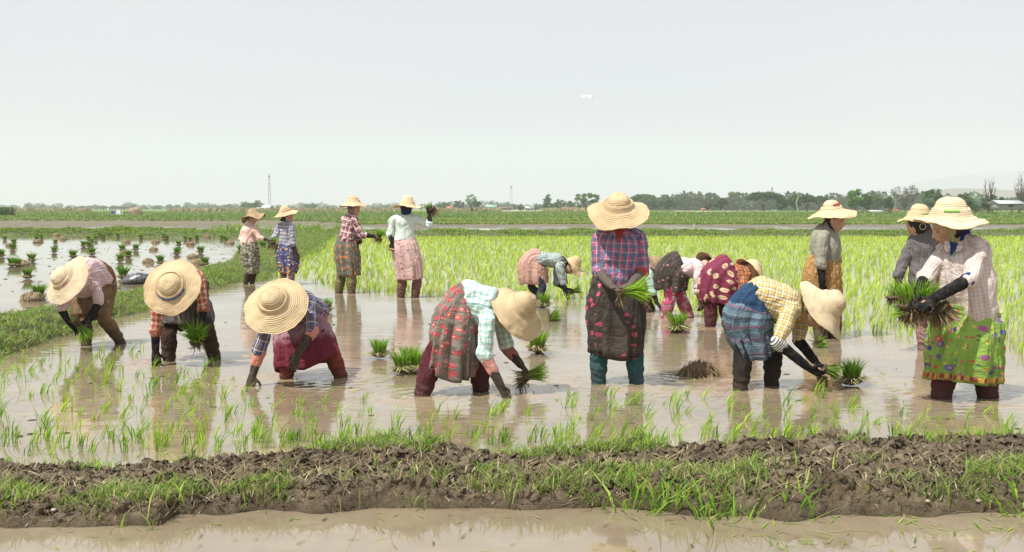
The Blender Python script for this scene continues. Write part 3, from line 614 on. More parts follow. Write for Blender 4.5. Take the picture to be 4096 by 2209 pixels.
def person(key, Z, Y, J, label, hat=None, face=(0, -1, 0), s=1., shirt=None, torso=None, skirt=None, legs=None, gloves=None, cuffR=.1, cuffL=.1,
           head=None, hair=True, scarf=None, vox=.0085, fat=1., under=None, collar=None, group='people planting rice in the flooded field', skirt_fold=.012, palms=None, curl=.6, leg_r=1., droop=0.,
           legstart=.6, vneck=None, sh0=.0, eyes=True, thumbs=(1, -1), undersleeve=None, tip_short=1.):
    """Z=(ox, oy, k): zoom origin and scale, so joints are typed in zoom pixels (px, py, dy metres behind Y)"""
    ox, oy, kz = Z
    W = {k: at(ox + v[0] * kz, oy + v[1] * kz, Y + (v[2] if len(v) > 2 else 0)) for k, v in J.items()}
    def PP(v, dy=0): return at(ox + v[0] * kz, oy + v[1] * kz, Y + dy)
    pel, neck = W['pel'], W['neck']; shax = (W['shR'] - W['shL']).normalized(); tdir = (neck - pel).normalized()
    hipax = (W['knR'] - W['knL']); hipax.z *= .2; hipax = hipax.normalized() if 'hipax' not in J else Vector(J['hipax'])
    hipax = (hipax * .5 + shax * .5).normalized()
    hipL = W.get('hipL') or pel - hipax * .085 * s * fat - tdir * .04; hipR = W.get('hipR') or pel + hipax * .085 * s * fat - tdir * .04
    # ---- body
    parts = []
    if hat:
        hc = PP(hat['c'], hat['c'][2] if len(hat['c']) > 2 else 0); hA = Vector(hat['A']).normalized()
        hd = PP(head, head[2] if len(head) > 2 else 0) if head else hc - hA * (.035 * s)
    else: hd = PP(head, head[2] if len(head) > 2 else 0); hA = Vector((0, 0, 1))
    hup = (hd - neck).normalized() * .6 + hA * .8
    hp, (rt, fwd, up) = head_part(hd, Vector(face), hup, s); parts += hp
    nb_ = hd - up * .07 * s - fwd * .02 * s
    parts.append(loft([(neck - tdir * .06, .052 * s, .05 * s, shax), (neck, .05 * s, .048 * s, shax), (nb_, .046 * s, .05 * s, shax)], k=4))
    ch = pel.lerp(neck, .68)
    tr = [(pel.lerp(neck, .16 + sh0), .07 * s, .06 * s, hipax), (pel.lerp(neck, .24 + sh0 * .6), .09 * s, .075 * s, hipax), (pel.lerp(neck, .42 + sh0 * .3), .11 * s, .08 * s, (hipax + shax)), (ch, .135 * s, .095 * s, shax), (pel.lerp(neck, .9), .12 * s, .07 * s, shax), (neck, .055 * s, .05 * s, shax)]
    parts.append(loft(tr, k=4, seg=20))
    for a, b, c_ in (('shL', 'elL', 'wrL'), ('shR', 'elR', 'wrR')):
        parts.append(loft([(W[a].lerp(neck, .25), .045 * s, .045 * s), (W[a], .046 * s, .046 * s), (W[a].lerp(W[b], .5), .036 * s, .036 * s), (W[b], .029 * s, .029 * s), (W[b].lerp(W[c_], .3), .028 * s, .028 * s), (W[c_], .020 * s, .021 * s)], k=4))
    footd = Vector((fwd.x, fwd.y, 0)).normalized() if Vector((fwd.x, fwd.y, 0)).length > .1 else Vector((0, -1, 0))
    LG = []
    for h_, kn, an in ((hipL, W['knL'], W['anL']), (hipR, W['knR'], W['anR'])):
        d = (an - kn).normalized(); d = (d + Vector((0, 0, -1))).normalized(); lo = an + d * .2; LG.append((h_, kn, an, lo))
        parts.append(loft([(h_, .045 * s, .045 * s), (h_.lerp(kn, .5), .042 * s, .042 * s), (kn, .042 * s, .042 * s), (kn.lerp(an, .35), .046 * s, .046 * s), (an, .036 * s, .038 * s), (lo, .03 * s, .035 * s)], k=4))
        parts.append(loft([(lo - footd * .05, .03 * s, .03 * s), (lo + footd * .06 - Vector((0, 0, .015)), .04 * s, .024 * s), (lo + footd * .15 - Vector((0, 0, .03)), .042 * s, .014 * s)], k=3))
    pn = palms or ((0, .4, -1), (0, .4, -1)); hands = []
    for q, (wr, ha) in enumerate((('wrL', 'haL'), ('wrR', 'haR'))):
        hands.append(hand_parts(W[wr], W[ha], s, Vector(pn[q]), curl if not isinstance(curl, tuple) else curl[q], thumbs[q]))
        parts += hand_parts(W[wr], W[ha], s * .98, Vector(pn[q]), curl if not isinstance(curl, tuple) else curl[q], thumbs[q], 1.0)
    V, F = join(parts); me, v = remesh(V, F, min(vox, .0075), 1)
    loc = (v - np.array(hd[:])) @ np.array([rt[:], fwd[:], up[:]]).T / s; x, y, z = loc.T
    col = np.tile(SKIN, (len(v), 1)); inh = (np.abs(z) < .13) & (np.abs(x) < .1) & (y > .03)
    def paint(m, c_, a=1.): col[m] = col[m] * (1 - a) + np.array(c_) * a
    paint(inh & (np.abs(z + .058) < .0085) & (np.abs(x) < .024), LIP, .9)
    paint(inh & (np.abs(z - .036 + np.abs(x) * .1) < .0045) & (np.abs(np.abs(x) - .032) < .017), (.07, .04, .03), .7)
    paint(inh & (np.abs(z - .012) < .005) & (np.abs(np.abs(x) - .031) < .011), (.10, .06, .045), .7)
    paint(inh & (np.hypot(z + .018, np.abs(x) - .045) < .022), (.40, .24, .14), .5)
    for ha in ('wrL', 'wrR'):
        m = np.linalg.norm(v - np.array(W[ha][:]), axis=1) < .22; paint(m & ~inh, (.26, .15, .10), .5)
    me = finish(me, v, M_skin, {'col': np.hstack([col, np.ones((len(v), 1))])}); body = obj('person', me, None, label, 'person', group)
    PEOPLE[key] = dict(W=W, body=body)
    if eyes:
        for sg in (-1, 1):
            ep = hd + rt * sg * .031 * s + fwd * .0765 * s + up * .012 * s
            e = loft([(ep - rt * .010 * s, .002, .002), (ep, .006 * s, .004 * s, fwd), (ep + rt * .010 * s, .002, .002)], k=3, seg=8)
            obj('eye', mk_mesh('eye', *e, M_eye), body)
    if hair:
        sc_ = s * 1.0; c_ = hd - fwd * .020 * s + up * .012 * s
        hr = [loft([(c_ - up * .085 * sc_, .045 * sc_, .05 * sc_, rt), (c_ - up * .04 * sc_, .073 * sc_, .078 * sc_, rt), (c_ + up * .03 * sc_, .081 * sc_, .088 * sc_, rt), (c_ + up * .085 * sc_, .058 * sc_, .066 * sc_, rt)], k=4, seg=20)]
        if hair == 'bun': hr.append(loft([(hd - fwd * .10 * s - up * .02 * s, .03, .03), (hd - fwd * .13 * s - up * .045 * s, .03, .03)], k=3))
        V, F = join(hr); me, v = remesh(V, F, .007, 2); obj('hair', finish(me, v, M_hair, None), body)
    if scarf:
        c_ = hd - fwd * .012 * s
        hr = [loft([(neck + up * .01, .062 * s, .066 * s, rt), (c_ - up * .06 * s, .07 * s, .078 * s, rt), (c_ + up * .03 * s, .085 * s, .095 * s, rt), (c_ + up * .09 * s, .06 * s, .07 * s, rt)], k=4, seg=20)]
        V, F = join(hr); me, v = remesh(V, F, .007, 1); rest = segs_rest(v, [(neck, hd + up * .1, rt, .08, 0)])
        nn = normals(me, len(v)); v = noisy(v, nn, rest, .005, 14)
        # keep the face clear
        keep = (v - np.array(hd[:])) @ np.array(fwd[:]) > .03 * s
        v[keep] -= np.array(fwd[:]) * .035 * s
        obj('headscarf', finish(me, v, scarf, {'rest': rest}), body)
    # ---- trousers below the skirt
    if legs is not None:
        pr = [] if skirt else [loft([(pel, .15 * s * fat, .11 * s * fat, hipax), (pel - tdir * .09 * s, .14 * s * fat, .11 * s * fat, hipax)], k=2)]; bones = []
        for h_, kn, an, lo in LG:
            r_ = leg_r
            if skirt: pr.append(loft([(h_.lerp(kn, legstart), .062 * s * r_ ** .5, .062 * s * r_ ** .5), (kn, .06 * s * r_ ** .7, .06 * s * r_ ** .7), (kn.lerp(an, .4), .059 * s * r_, .059 * s * r_), (an, .047 * s * r_, .047 * s * r_), (lo, .042 * s, .042 * s)], k=4))
            else: pr.append(loft([(h_, .088 * s * fat, .088 * s * fat), (h_.lerp(kn, .5), .078 * s * r_, .078 * s * r_), (kn, .062 * s * r_, .062 * s * r_), (kn.lerp(an, .4), .059 * s * r_, .059 * s * r_), (an, .047 * s * r_, .047 * s * r_), (lo, .042 * s, .042 * s)], k=4))
            bones += [(h_, kn, hipax, .08, 0), (kn, lo, hipax, .06, (kn - h_).length)]
        V, F = join(pr); me, v = remesh(V, F, vox, 2); rest = segs_rest(v, bones); v = noisy(v, normals(me, len(v)), rest, .007, 11, 1.2)
        obj('trousers', finish(me, v, legs, {'rest': rest}), body)
    # ---- shirt
    if torso:
        rg = [(PP(a, dy).lerp(PP(b, dy), .5), (PP(b, dy) - PP(a, dy)).length / 2, dep, (PP(b, dy) - PP(a, dy))) for a, b, dy, dep in torso]
    else:
        f = fat; rg = [(pel.lerp(neck, sh0 - .06), .157 * s * f, .113 * s * f, hipax), (pel.lerp(neck, sh0 + .1), .152 * s * f, .112 * s * f, hipax), (pel.lerp(neck, max(.38, sh0 + .2)), .135 * s * f, .104 * s * f, hipax + shax), (ch, .155 * s * f, .112 * s * f, shax), (pel.lerp(neck, .86), .15 * s * f, .095 * s * f, shax), (pel.lerp(neck, .97), .088 * s, .072 * s, shax), (neck + tdir * .02, .062 * s, .06 * s, shax)]
    pr = [loft(rg, k=4, seg=24)]; bones = [(pel, neck, shax, .15, 0)]
    for a, b, c_, cuff in (('shL', 'elL', 'wrL', cuffL), ('shR', 'elR', 'wrR', cuffR)):
        pts = [(W[a].lerp(neck, .38), .06 * s, .06 * s), (W[a], .063 * s, .06 * s), (W[a].lerp(W[b], .5), .055 * s, .055 * s)]
        if cuff >= 0: pts += [(W[b], .049 * s, .049 * s), (W[b].lerp(W[c_], max(cuff, .05)), .047 * s, .047 * s)]
        else: pts += [(W[a].lerp(W[b], 1 + cuff), .056 * s, .056 * s)]
        pr.append(loft(pts, k=4, seg=14)); bones += [(W[a], W[b], tdir, .055, 0), (W[b], W[c_], tdir, .05, (W[b] - W[a]).length)]
        if cuff > .02: e = W[b].lerp(W[c_], cuff); pr.append(loft([(e - (W[c_] - W[b]).normalized() * .03, .055 * s, .055 * s), (e, .056 * s, .056 * s)], k=2))
    V, F = join(pr); me, v = remesh(V, F, vox, 2); rest = segs_rest(v, bones); v = noisy(v, normals(me, len(v)), rest, .013, 6, .55, len(key) + ord(key))
    obj('shirt', finish(me, v, shirt, {'rest': rest}), body)
    if collar:
        pr = [loft([(neck - tdir * .035 * s, .085 * s, .075 * s, shax), (neck + tdir * .005 * s, .07 * s, .066 * s, shax), (neck + tdir * .032 * s, .06 * s, .06 * s, shax)], k=3, seg=18)]
        V, F = join(pr); me, v = remesh(V, F, .007, 1); rest = segs_rest(v, [(neck - tdir * .1, neck + tdir * .1, shax, .07, 0)]); v = noisy(v, normals(me, len(v)), rest, .006, 16)
        obj('collar', finish(me, v, collar, {'rest': rest}), body)
    if vneck:
        mv, a_, b_, hw = vneck; A0 = PP(a_, a_[2]); B0 = PP(b_, b_[2]); X = Vector((1, 0, 0))
        V, F = loft([(A0, hw, .006, X), (A0.lerp(B0, .5), hw * .5, .006, X), (B0, .004, .004, X)], k=5, seg=14); obj('neckline', mk_mesh('neckline', V, F, mv, {'rest': V}), body)
        for sg in (-1, 1):
            V, F = loft([(A0 + X * sg * (hw + .012) + Vector((0, .01, .01)), .016, .006, X), (A0.lerp(B0, .35) + X * sg * (hw * .7 + .016) - Vector((0, .004, 0)), .02, .006, X), (A0.lerp(B0, .7) + X * sg * (hw * .45 + .014), .004, .004, X)], k=5, seg=12)
            obj('collar_flap', mk_mesh('collar_flap', V, F, shirt, {'rest': V - np.array(A0[:])}), body)
    # ---- arm sleeves and gloves
    gl = gloves or (None, None)
    for q, (a, b, c_, ha, cuff) in enumerate((('shL', 'elL', 'wrL', 'haL', cuffL), ('shR', 'elR', 'wrR', 'haR', cuffR))):
        if not gl[q]: continue
        gm = gl[q][0]; sm = gl[q][1] if len(gl[q]) > 1 else gm; split_ = gl[q][2] if len(gl[q]) > 2 else .0
        st = W[b].lerp(W[c_], max(0, cuff - .12)) if cuff >= 0 else W[a].lerp(W[b], 1 + cuff - .1)
        rad = lambda f: (.0435 - .013 * f) * s
        path = [(st, rad(0) + .002)] + ([(W[b], rad(.1))] if cuff < 0 else []) + [(W[b].lerp(W[c_], f), rad(f)) for f in (.3, .55, .8)] + [(W[c_], .029 * s)]
        path = [p for k_, p in enumerate(path) if k_ == 0 or (cuff < 0 or (p[0] - W[b]).length > (st - W[b]).length + .01)]
        if sm is not gm:
            cut = W[b].lerp(W[c_], split_); r = [(p, x, x) for p, x in path if (p - W[b]).length < (cut - W[b]).length or cuff < 0 and p is W[b]] or [(st, .043 * s, .043 * s)]
            V, F = join([loft([(x[0], x[1] * 1.12, x[2] * 1.12) for x in r] + [(cut, rad(split_) * 1.15, rad(split_) * 1.15)], k=4, seg=14)]); me, v = remesh(V, F, .007, 1)
            rest = segs_rest(v, [(st, W[c_], tdir, .04, 0)]); v = noisy(v, normals(me, len(v)), rest, .005, 16); obj('undersleeve', finish(me, v, sm, {'rest': rest}), body)
            path = [(cut, rad(split_) * 1.02)] + [(p, x) for p, x in path if (p - W[b]).length > (cut - W[b]).length + .02]
        hp = hand_parts(W[c_], W[ha], s * 1.09, Vector(pn[q]), curl if not isinstance(curl, tuple) else curl[q], thumbs[q], tip_short)
        V, F = join([loft([(p, x, x) for p, x in path], k=4, seg=14)] + hp); me, v = remesh(V, F, .0062, 1)
        rest = segs_rest(v, [(st, W[c_] + (W[ha] - W[c_]).normalized() * .1, tdir, .035, 0)]); v = noisy(v, normals(me, len(v)), rest, .003, 22)
        obj('glove', finish(me, v, gm, {'rest': rest}), body)
    # ---- skirt (longyi)
    if skirt:
        rg = [(PP(a, dy).lerp(PP(b, dy), .5), (PP(b, dy) - PP(a, dy)).length / 2, dep * .88, (PP(b, dy) - PP(a, dy))) for a, b, dy, dep in skirt['rings']]
        V, F, (n, seg, th, arc, aa) = loft(rg, k=7, seg=72, caps=False, rest=True, sq=.7)
        T = np.repeat(th[None], n, 0); A_ = np.repeat(arc[:, None], seg, 1); f = (A_ / arc[-1])
        cen = V.reshape(n, seg, 3).mean(1, keepdims=True); out = nrm(V.reshape(n, seg, 3) - cen)
        Rm = aa.mean(); q = np.stack([np.cos(T) * 2.2, np.sin(T) * 2.2, A_ * 2.6], -1).reshape(-1, 3) + len(key) * 2.2
        fold = fbm(q * np.array([2.0, 2.0, .5]), 3).reshape(n, seg) - 1.1 * np.abs(fbm(q * np.array([2.2, 2.2, .35]) + 30, 2)).reshape(n, seg) + .3
        ring = fbm(np.stack([np.cos(T) * .8, np.sin(T) * .8, A_ * 16], -1).reshape(-1, 3), 3).reshape(n, seg)
        V3 = V.reshape(n, seg, 3) + out * (skirt_fold * 2.1 * (fold * (.45 + .9 * f) + ring * .5 * (1 - .4 * f)))[..., None]
        dr = skirt.get('droop', 0) * .9
        if dr: V3[..., 2] -= dr * np.clip(-out[..., 1], 0, 1) ** 2 * np.clip((f - .6) / .4, 0, 1) ** 1.5
        V3[..., 2] += .012 * np.sin(3 * T + len(key)) * f ** 3
        rest = np.stack([Rm * np.cos(T), Rm * np.sin(T), A_], -1).reshape(-1, 3)
        Vo = V3.reshape(-1, 3); Vi = (V3 - out * .006).reshape(-1, 3); N = len(Vo); lastr = (n - 1) * seg
        E = np.array([(lastr + q_, lastr + (q_ + 1) % seg, N + lastr + (q_ + 1) % seg, N + lastr + q_) for q_ in range(seg)])
        Fc = [(N + q_, N + (q_ + 1) % seg, 2 * N) for q_ in range(seg)]
        sk = obj('skirt', mk_mesh('skirt', np.vstack([Vo, Vi, Vo[:seg].mean(0)[None]]), [np.vstack([F, F[:, ::-1] + N, E]), np.array(Fc)], skirt['mat'], {'rest': np.vstack([rest, rest, rest[:1]])}), body)
        if skirt.get('band'):
            rb = [rg[0], (rg[0][0].lerp(rg[1][0], .5), (rg[0][1] + rg[1][1]) / 2, (rg[0][2] + rg[1][2]) / 2, rg[0][3])]
            g_ = (rg[0][0] - rg[1][0]).normalized() * .02
            V, F = join([loft([(rb[0][0] + g_, rb[0][1] * 1.05, rb[0][2] * 1.06, rb[0][3]), (rb[0][0] - g_, rb[0][1] * 1.08 + .004, rb[0][2] * 1.08 + .004, rb[0][3])], k=3, seg=24)])
            me, v = remesh(V, F, .009, 2); rest = segs_rest(v, [(rb[0][0] + g_, rb[0][0] - g_, rb[0][3], .15, 0)]); obj('waistband', finish(me, v, skirt['band'], {'rest': rest}), body)
    # ---- hat
    if hat:
        V, F, rest, (r, z) = hat_mesh(hat['R'], hat.get('H', .15), hat.get('drop', .04), hat.get('rc', .098), hat.get('wav', .008), len(key) * 1.7 + hat.get('seed', 0), hat.get('point', 0), hat.get('sag', 0))
        m = frame_mat(hc, hA, hat.get('face')); ho = obj('straw_hat', mk_mesh('straw_hat', V, F, hat.get('mat', M_straw), {'rest': rest}), body); ho.matrix_basis = m
        def onhat(name, V_, F_, mt):
            o = bpy.data.objects.new(name, mk_mesh(name, V_, F_, mt, {'rest': V_})); C.objects.link(o); o.parent = ho; return o
        if hat.get('ribbon'):
            mt, zf, wd, a0, a1 = hat['ribbon']; H, dp = hat.get('H', .15), hat.get('drop', .04); zz = dp + .012 + (H - dp) * zf
            zi = z[::-1]; ri = r[::-1]; k_ = len(zi) * 3 // 4
            rr = lambda q: float(np.interp(q, z[::-1], r[::-1]))
            V_, F_ = band_mesh(rr(zz), zz, rr(zz + wd), zz + wd, a0, a1, .004, 50, hat.get('ribwob', .002)); onhat('ribbon', V_, F_, mt)
        if hat.get('strap'):
            mt, pts = hat['strap']; P_ = [PP(p, p[2]) for p in pts]; inv = m.inverted()
            V_, F_ = loft([(p, .007, .003, Vector((1, 0, 0))) for p in P_], k=4, seg=8)
            so = bpy.data.objects.new('chin_strap', mk_mesh('chin_strap', V_, F_, mt, {'rest': V_})); C.objects.link(so); so.parent = ho; so.matrix_parent_inverse = inv
    return body
# ================================================================= the planters
ZA = (0, 950, .43186); ZB = (850, 950, .46796); ZC = (900, 740, .36); ZD = (1600, 1050, .4319); ZE = (2000, 740, .61905); ZF = (2550, 950, .46802); ZG = (3150, 750, .64795)
GRY = knit('worn_grey_knit', (.115, .095, .08), .7); BLK = knit('black_knit', (.012, .012, .014), .35); MUDK = knit('muddy_knit', (.06, .045, .035), .9); DGR = knit('dark_grey_knit', (.03, .028, .03), .6)
CREAM = (.72, .66, .58)
m_pinkcheck = plaid('pink_gingham', (.62, .50, .50), [('u', .022, .22, 0, (.30, .08, .14), .6), ('v', .022, .22, 0, (.30, .08, .14), .6)])
m_orange = plaid('orange_plaid', (.52, .12, .045), [('u', .05, .16, 0, (.75, .66, .6), .75), ('v', .05, .16, 0, (.75, .66, .6), .75), ('u', .05, .14, .5, (.05, .03, .04), .75), ('v', .05, .14, .5, (.05, .03, .04), .75)])
m_blueplaid = plaid('blue_plaid', (.05, .07, .20), [('u', .075, .42, 0, (.10, .045, .05), .8), ('v', .075, .42, 0, (.09, .05, .06), .7), ('u', .075, .08, .6, (.65, .62, .62), .8), ('v', .075, .08, .6, (.65, .62, .62), .8), ('u', .075, .05, .8, (.45, .45, .5), .6)])
m_bwplaid = plaid('blue_tan_plaid', (.10, .15, .33), [('u', .06, .3, 0, (.55, .48, .38), .75), ('v', .06, .3, 0, (.55, .48, .38), .6), ('u', .06, .14, .5, (.7, .68, .66), .8), ('v', .06, .14, .5, (.03, .05, .14), .8)])
m_redplaid = plaid('red_plaid', (.50, .16, .18), [('u', .09, .45, 0, (.07, .05, .06), .75), ('v', .09, .45, .2, (.06, .05, .06), .6), ('u', .09, .16, .55, (.72, .62, .62), .8), ('v', .09, .16, .7, (.72, .62, .62), .75)])
m_palegreen = plaid('pale_green', (.56, .66, .60), [('u', .012, .3, 0, (.44, .54, .50), .4), ('v', .012, .3, 0, (.46, .55, .52), .4)])
m_mintcheck = plaid('mint_check', (.66, .73, .70), [('u', .042, .28, 0, (.22, .50, .45), .7), ('v', .042, .28, 0, (.22, .50, .45), .7), ('u', .042, .06, .62, (.12, .22, .24), .6), ('v', .042, .06, .62, (.12, .22, .24), .5)])
m_greengingham = plaid('dark_gingham', (.52, .60, .58), [('u', .02, .42, 0, (.05, .10, .10), .75), ('v', .02, .42, 0, (.05, .10, .10), .75)])
m_magplaid = plaid('magenta_plaid', (.40, .07, .17), [('u', .062, .36, 0, (.04, .09, .20), .85), ('v', .062, .34, 0, (.05, .08, .18), .7), ('u', .062, .10, .5, (.40, .44, .46), .75), ('v', .062, .07, .5, (.42, .40, .44), .7), ('u', .062, .06, .75, (.03, .22, .32), .7), ('v', .062, .06, .8, (.03, .22, .32), .6)])
m_lightgreen = plaid('light_green_check', (.45, .66, .58), [('u', .05, .2, 0, (.16, .45, .34), .7), ('v', .05, .2, 0, (.16, .45, .34), .7), ('u', .05, .08, .5, (.75, .7, .3), .6)])
m_pinkstripe = plaid('pink_stripe', (.66, .54, .54), [('v', .014, .3, 0, (.42, .22, .26), .6), ('u', .014, .25, 0, (.5, .32, .36), .3)])
m_orplaid = plaid('burnt_orange_plaid', (.45, .13, .03), [('u', .05, .3, 0, (.05, .03, .03), .75), ('v', .05, .3, 0, (.05, .03, .03), .7), ('u', .05, .06, .6, (.6, .35, .1), .6)])
m_yellow = plaid('yellow_plaid', (.60, .41, .08), [('u', .045, .30, 0, (.66, .60, .44), .85), ('v', .045, .30, 0, (.66, .60, .44), .7), ('u', .045, .10, .10, (.06, .07, .11), .85), ('v', .045, .10, .10, (.06, .07, .11), .85), ('v', .045, .07, .6, (.15, .14, .14), .6), ('u', .045, .07, .6, (.15, .14, .14), .6)])
m_grey = solid('grey_green_cloth', (.31, .31, .25)); m_peach = plaid('peach_cloth', (.74, .50, .42), [('u', .03, .2, 0, (.62, .38, .33), .5)])
m_darkstripe = plaid('dark_stripe', (.075, .07, .075), [('u', .016, .22, 0, (.26, .24, .24), .55)])
m_cream = plaid('cream_check', (.60, .51, .46), [('u', .026, .14, 0, (.30, .26, .26), .55), ('v', .026, .14, 0, (.30, .26, .26), .5), ('u', .078, .2, 0, (.38, .26, .24), .45)])
# skirts and trousers
m_batik = flowers('orange_brown_batik', (.22, .12, .045), [(16, .30, [(.10, .07, .03), (.45, .25, .07), (.12, .13, .07)], (.4, .3, .12), .2), (34, .28, [(.08, .05, .02), (.10, .12, .10)], None, .4)], .9, .42, (.15, .085, .035), 18)
m_charstripe = plaid('charcoal_stripe', (.045, .04, .038), [('u', .022, .3, 0, (.13, .115, .10), .7)], .5)
m_maroonfl = flowers('maroon_floral', (.34, .20, .22), [(24, .30, [(.07, .012, .03)], None, .15)], .0, .3, (.26, .13, .16), 30)
def two_tone(m, z0, c2, soft=.06, below=False):  # the dyed lower part of the garment, along the cloth
    t = NT.__new__(NT); t.m = m; t.t = m.node_tree; t.n = t.t.nodes; t.b = t.n['Principled BSDF']
    src = t.b.inputs['Base Color'].links[0].from_socket; z = t.sep(t.attr('rest'))[2]; n = t.noise(t.attr('rest'), 18, 4)
    f = t.math('DIVIDE', t.math('SUBTRACT', t.math('ADD', z, t.math('MULTIPLY', n, .08)), z0), soft, True); f = t.math('SUBTRACT', 1, f) if below else f; t.col(t.mix(t.math('MULTIPLY', f, .93), src, c2)); return m
two_tone(m_maroonfl, .40, (.16, .018, .035))
m_camo = flowers('leafy_print', (.40, .37, .27), [(30, .34, [(.05, .06, .045), (.10, .11, .07)], None, .25)], .3, .3, (.06, .07, .05), 26)
m_bluefl = flowers('blue_orange_floral', (.045, .065, .20), [(20, .40, [(.60, .22, .05), (.70, .48, .06), (.5, .13, .09), (.6, .55, .45)], None, .15), (36, .34, [(.65, .6, .5), (.5, .12, .08), (.6, .4, .05)], None, .45)], .2, .3)
m_orangefl = flowers('grey_orange_floral', (.14, .14, .105), [(15, .34, [(.46, .15, .05)], (.50, .30, .12), .1), (30, .22, [(.30, .33, .28), (.5, .2, .08)], None, .4)], .15, .3, (.11, .12, .10), 22)
m_pinkfl = flowers('pink_printed', (.62, .43, .40), [(14, .26, [(.34, .16, .18)], None, .35)], .1, .3, (.57, .38, .35), 10)
m_redfl = flowers('grey_red_floral', (.21, .18, .15), [(22, .36, [(.48, .05, .07)], (.55, .38, .28), .15), (33, .26, [(.36, .30, .18), (.5, .1, .1)], None, .5)], .55, .45, (.16, .135, .11), 9)
m_pinkplain = solid('pink_salmon_cloth', (.56, .34, .28), .25, .35)
m_blackfl = flowers('black_pink_floral', (.022, .018, .018), [(17, .34, [(.55, .06, .14), (.45, .05, .12)], (.6, .2, .28), .45)], .45, .7, (.035, .028, .025), 6)
m_blacksm = flowers('black_small_floral', (.035, .027, .025), [(19, .20, [(.55, .20, .24)], None, .3)], .2, .3, (.05, .04, .036), 8)
m_pinktr = flowers('pink_blue_floral', (.52, .06, .16), [(16, .45, [(.06, .12, .28), (.7, .6, .58), (.6, .1, .2)], None, .2), (30, .32, [(.65, .55, .5), (.1, .3, .45)], None, .4)], .7, .3)
m_maroongold = flowers('maroon_gold_floral', (.20, .015, .06), [(13, .34, [(.62, .47, .30)], (.45, .25, .12), .12), (26, .16, [(.32, .06, .12)], None, .3)], .1, .3, (.15, .01, .045), 24)
m_bluestripe = plaid('blue_striped', (.05, .10, .15), [('v', .045, .45, 0, (.10, .19, .25), .8), ('v', .09, .10, .3, (.24, .05, .12), .75), ('v', .06, .05, .7, (.32, .38, .40), .6), ('v', .11, .06, .1, (.02, .03, .06), .8)], .45, mudtop=.5)
two_tone(m_bluestripe, .17, (.02, .055, .12), .01, True)
m_gold = flowers('golden_brown_print', (.40, .23, .07), [(24, .30, [(.52, .36, .16), (.25, .14, .06)], None, .2)], .1, .3, (.30, .16, .045), 30)
m_lime = flowers('lime_floral', (.20, .38, .05), [(15, .36, [(.03, .06, .25), (.50, .12, .25), (.55, .10, .04), (.10, .13, .40)], (.62, .35, .35), .15), (25, .30, [(.55, .12, .05), (.04, .07, .28), (.62, .52, .08)], (.6, .5, .4), .25), (38, .22, [(.10, .12, .05), (.6, .5, .1)], None, .5)], .25, .38, (.25, .42, .07), 6, (.465, .50, (.30, .04, .03), (.55, .40, .06)))
m_oldpink = flowers('dusty_pink_print', (.30, .17, .15), [(30, .22, [(.08, .05, .05)], None, .3)], .5, .25)
m_olive = solid('olive_trousers', (.20, .19, .08), .85, .25); m_brown = solid('dark_brown_trousers', (.05, .028, .02), .6, .25); m_tanbrown = solid('red_brown_trousers', (.20, .10, .085), .9, .22)
m_black = solid('black_leggings', (.018, .017, .018), .55, .3, .3); m_teal = solid('teal_leggings', (.02, .10, .12), .55, .28); m_wine = solid('wine_trousers', (.09, .018, .03), .55, .26); m_greyleg = solid('dark_navy_trousers', (.035, .045, .07), .5, .3)
m_redtr = solid('red_trousers', (.32, .05, .04), .8, .22); m_purple = flowers('purple_print', (.22, .14, .17), [(34, .3, [(.08, .06, .09)], None, .3)], .4, .25); m_orangetr = flowers('orange_green_trousers', (.32, .17, .05), [(18, .32, [(.12, .08, .03), (.45, .25, .08)], None, .2)], 1., .62)
M_pinkcuff = solid('pink_salmon_knit', (.60, .24, .18)); M_brownred = solid('rust_knit', (.28, .11, .07)); M_strpink = plaid('striped_pink_knit', (.58, .28, .22), [('v', .014, .4, 0, (.35, .12, .10), .8)]); M_strbw = plaid('black_white_stripe', (.6, .6, .6), [('v', .018, .45, 0, (.03, .03, .035), .95)])
M_strred = plaid('striped_red_knit', (.35, .13, .11), [('v', .014, .4, 0, (.15, .04, .04), .8)]); M_redknit = solid('red_knit', (.42, .05, .035)); M_blueknit = solid('royal_blue_knit', (.02, .045, .17)); M_tealknit = solid('dark_teal_knit', (.015, .12, .10)); M_slate = knit('slate_blue_knit', (.06, .08, .13), .3)
M_greenrib = plain('green_ribbon', (.25, .5, .12), .7); M_bluerib = plaid('blue_ribbon', (.06, .12, .35), [('u', .05, .4, 0, (.02, .03, .09), .9)]); M_redrib = plain('red_ribbon', (.5, .07, .06), .7); M_pinkrib = plain('pink_ribbon', (.6, .07, .16), .7)
M_navy = solid('navy_scarf', (.02, .035, .12)); M_check = plaid('checked_scarf', (.4, .3, .28), [('u', .02, .5, 0, (.08, .03, .03), .85), ('v', .02, .5, 0, (.08, .03, .03), .7)]); M_darkscarf = solid('dark_scarf', (.05, .05, .07))
GRP = 'people planting rice in the flooded field'
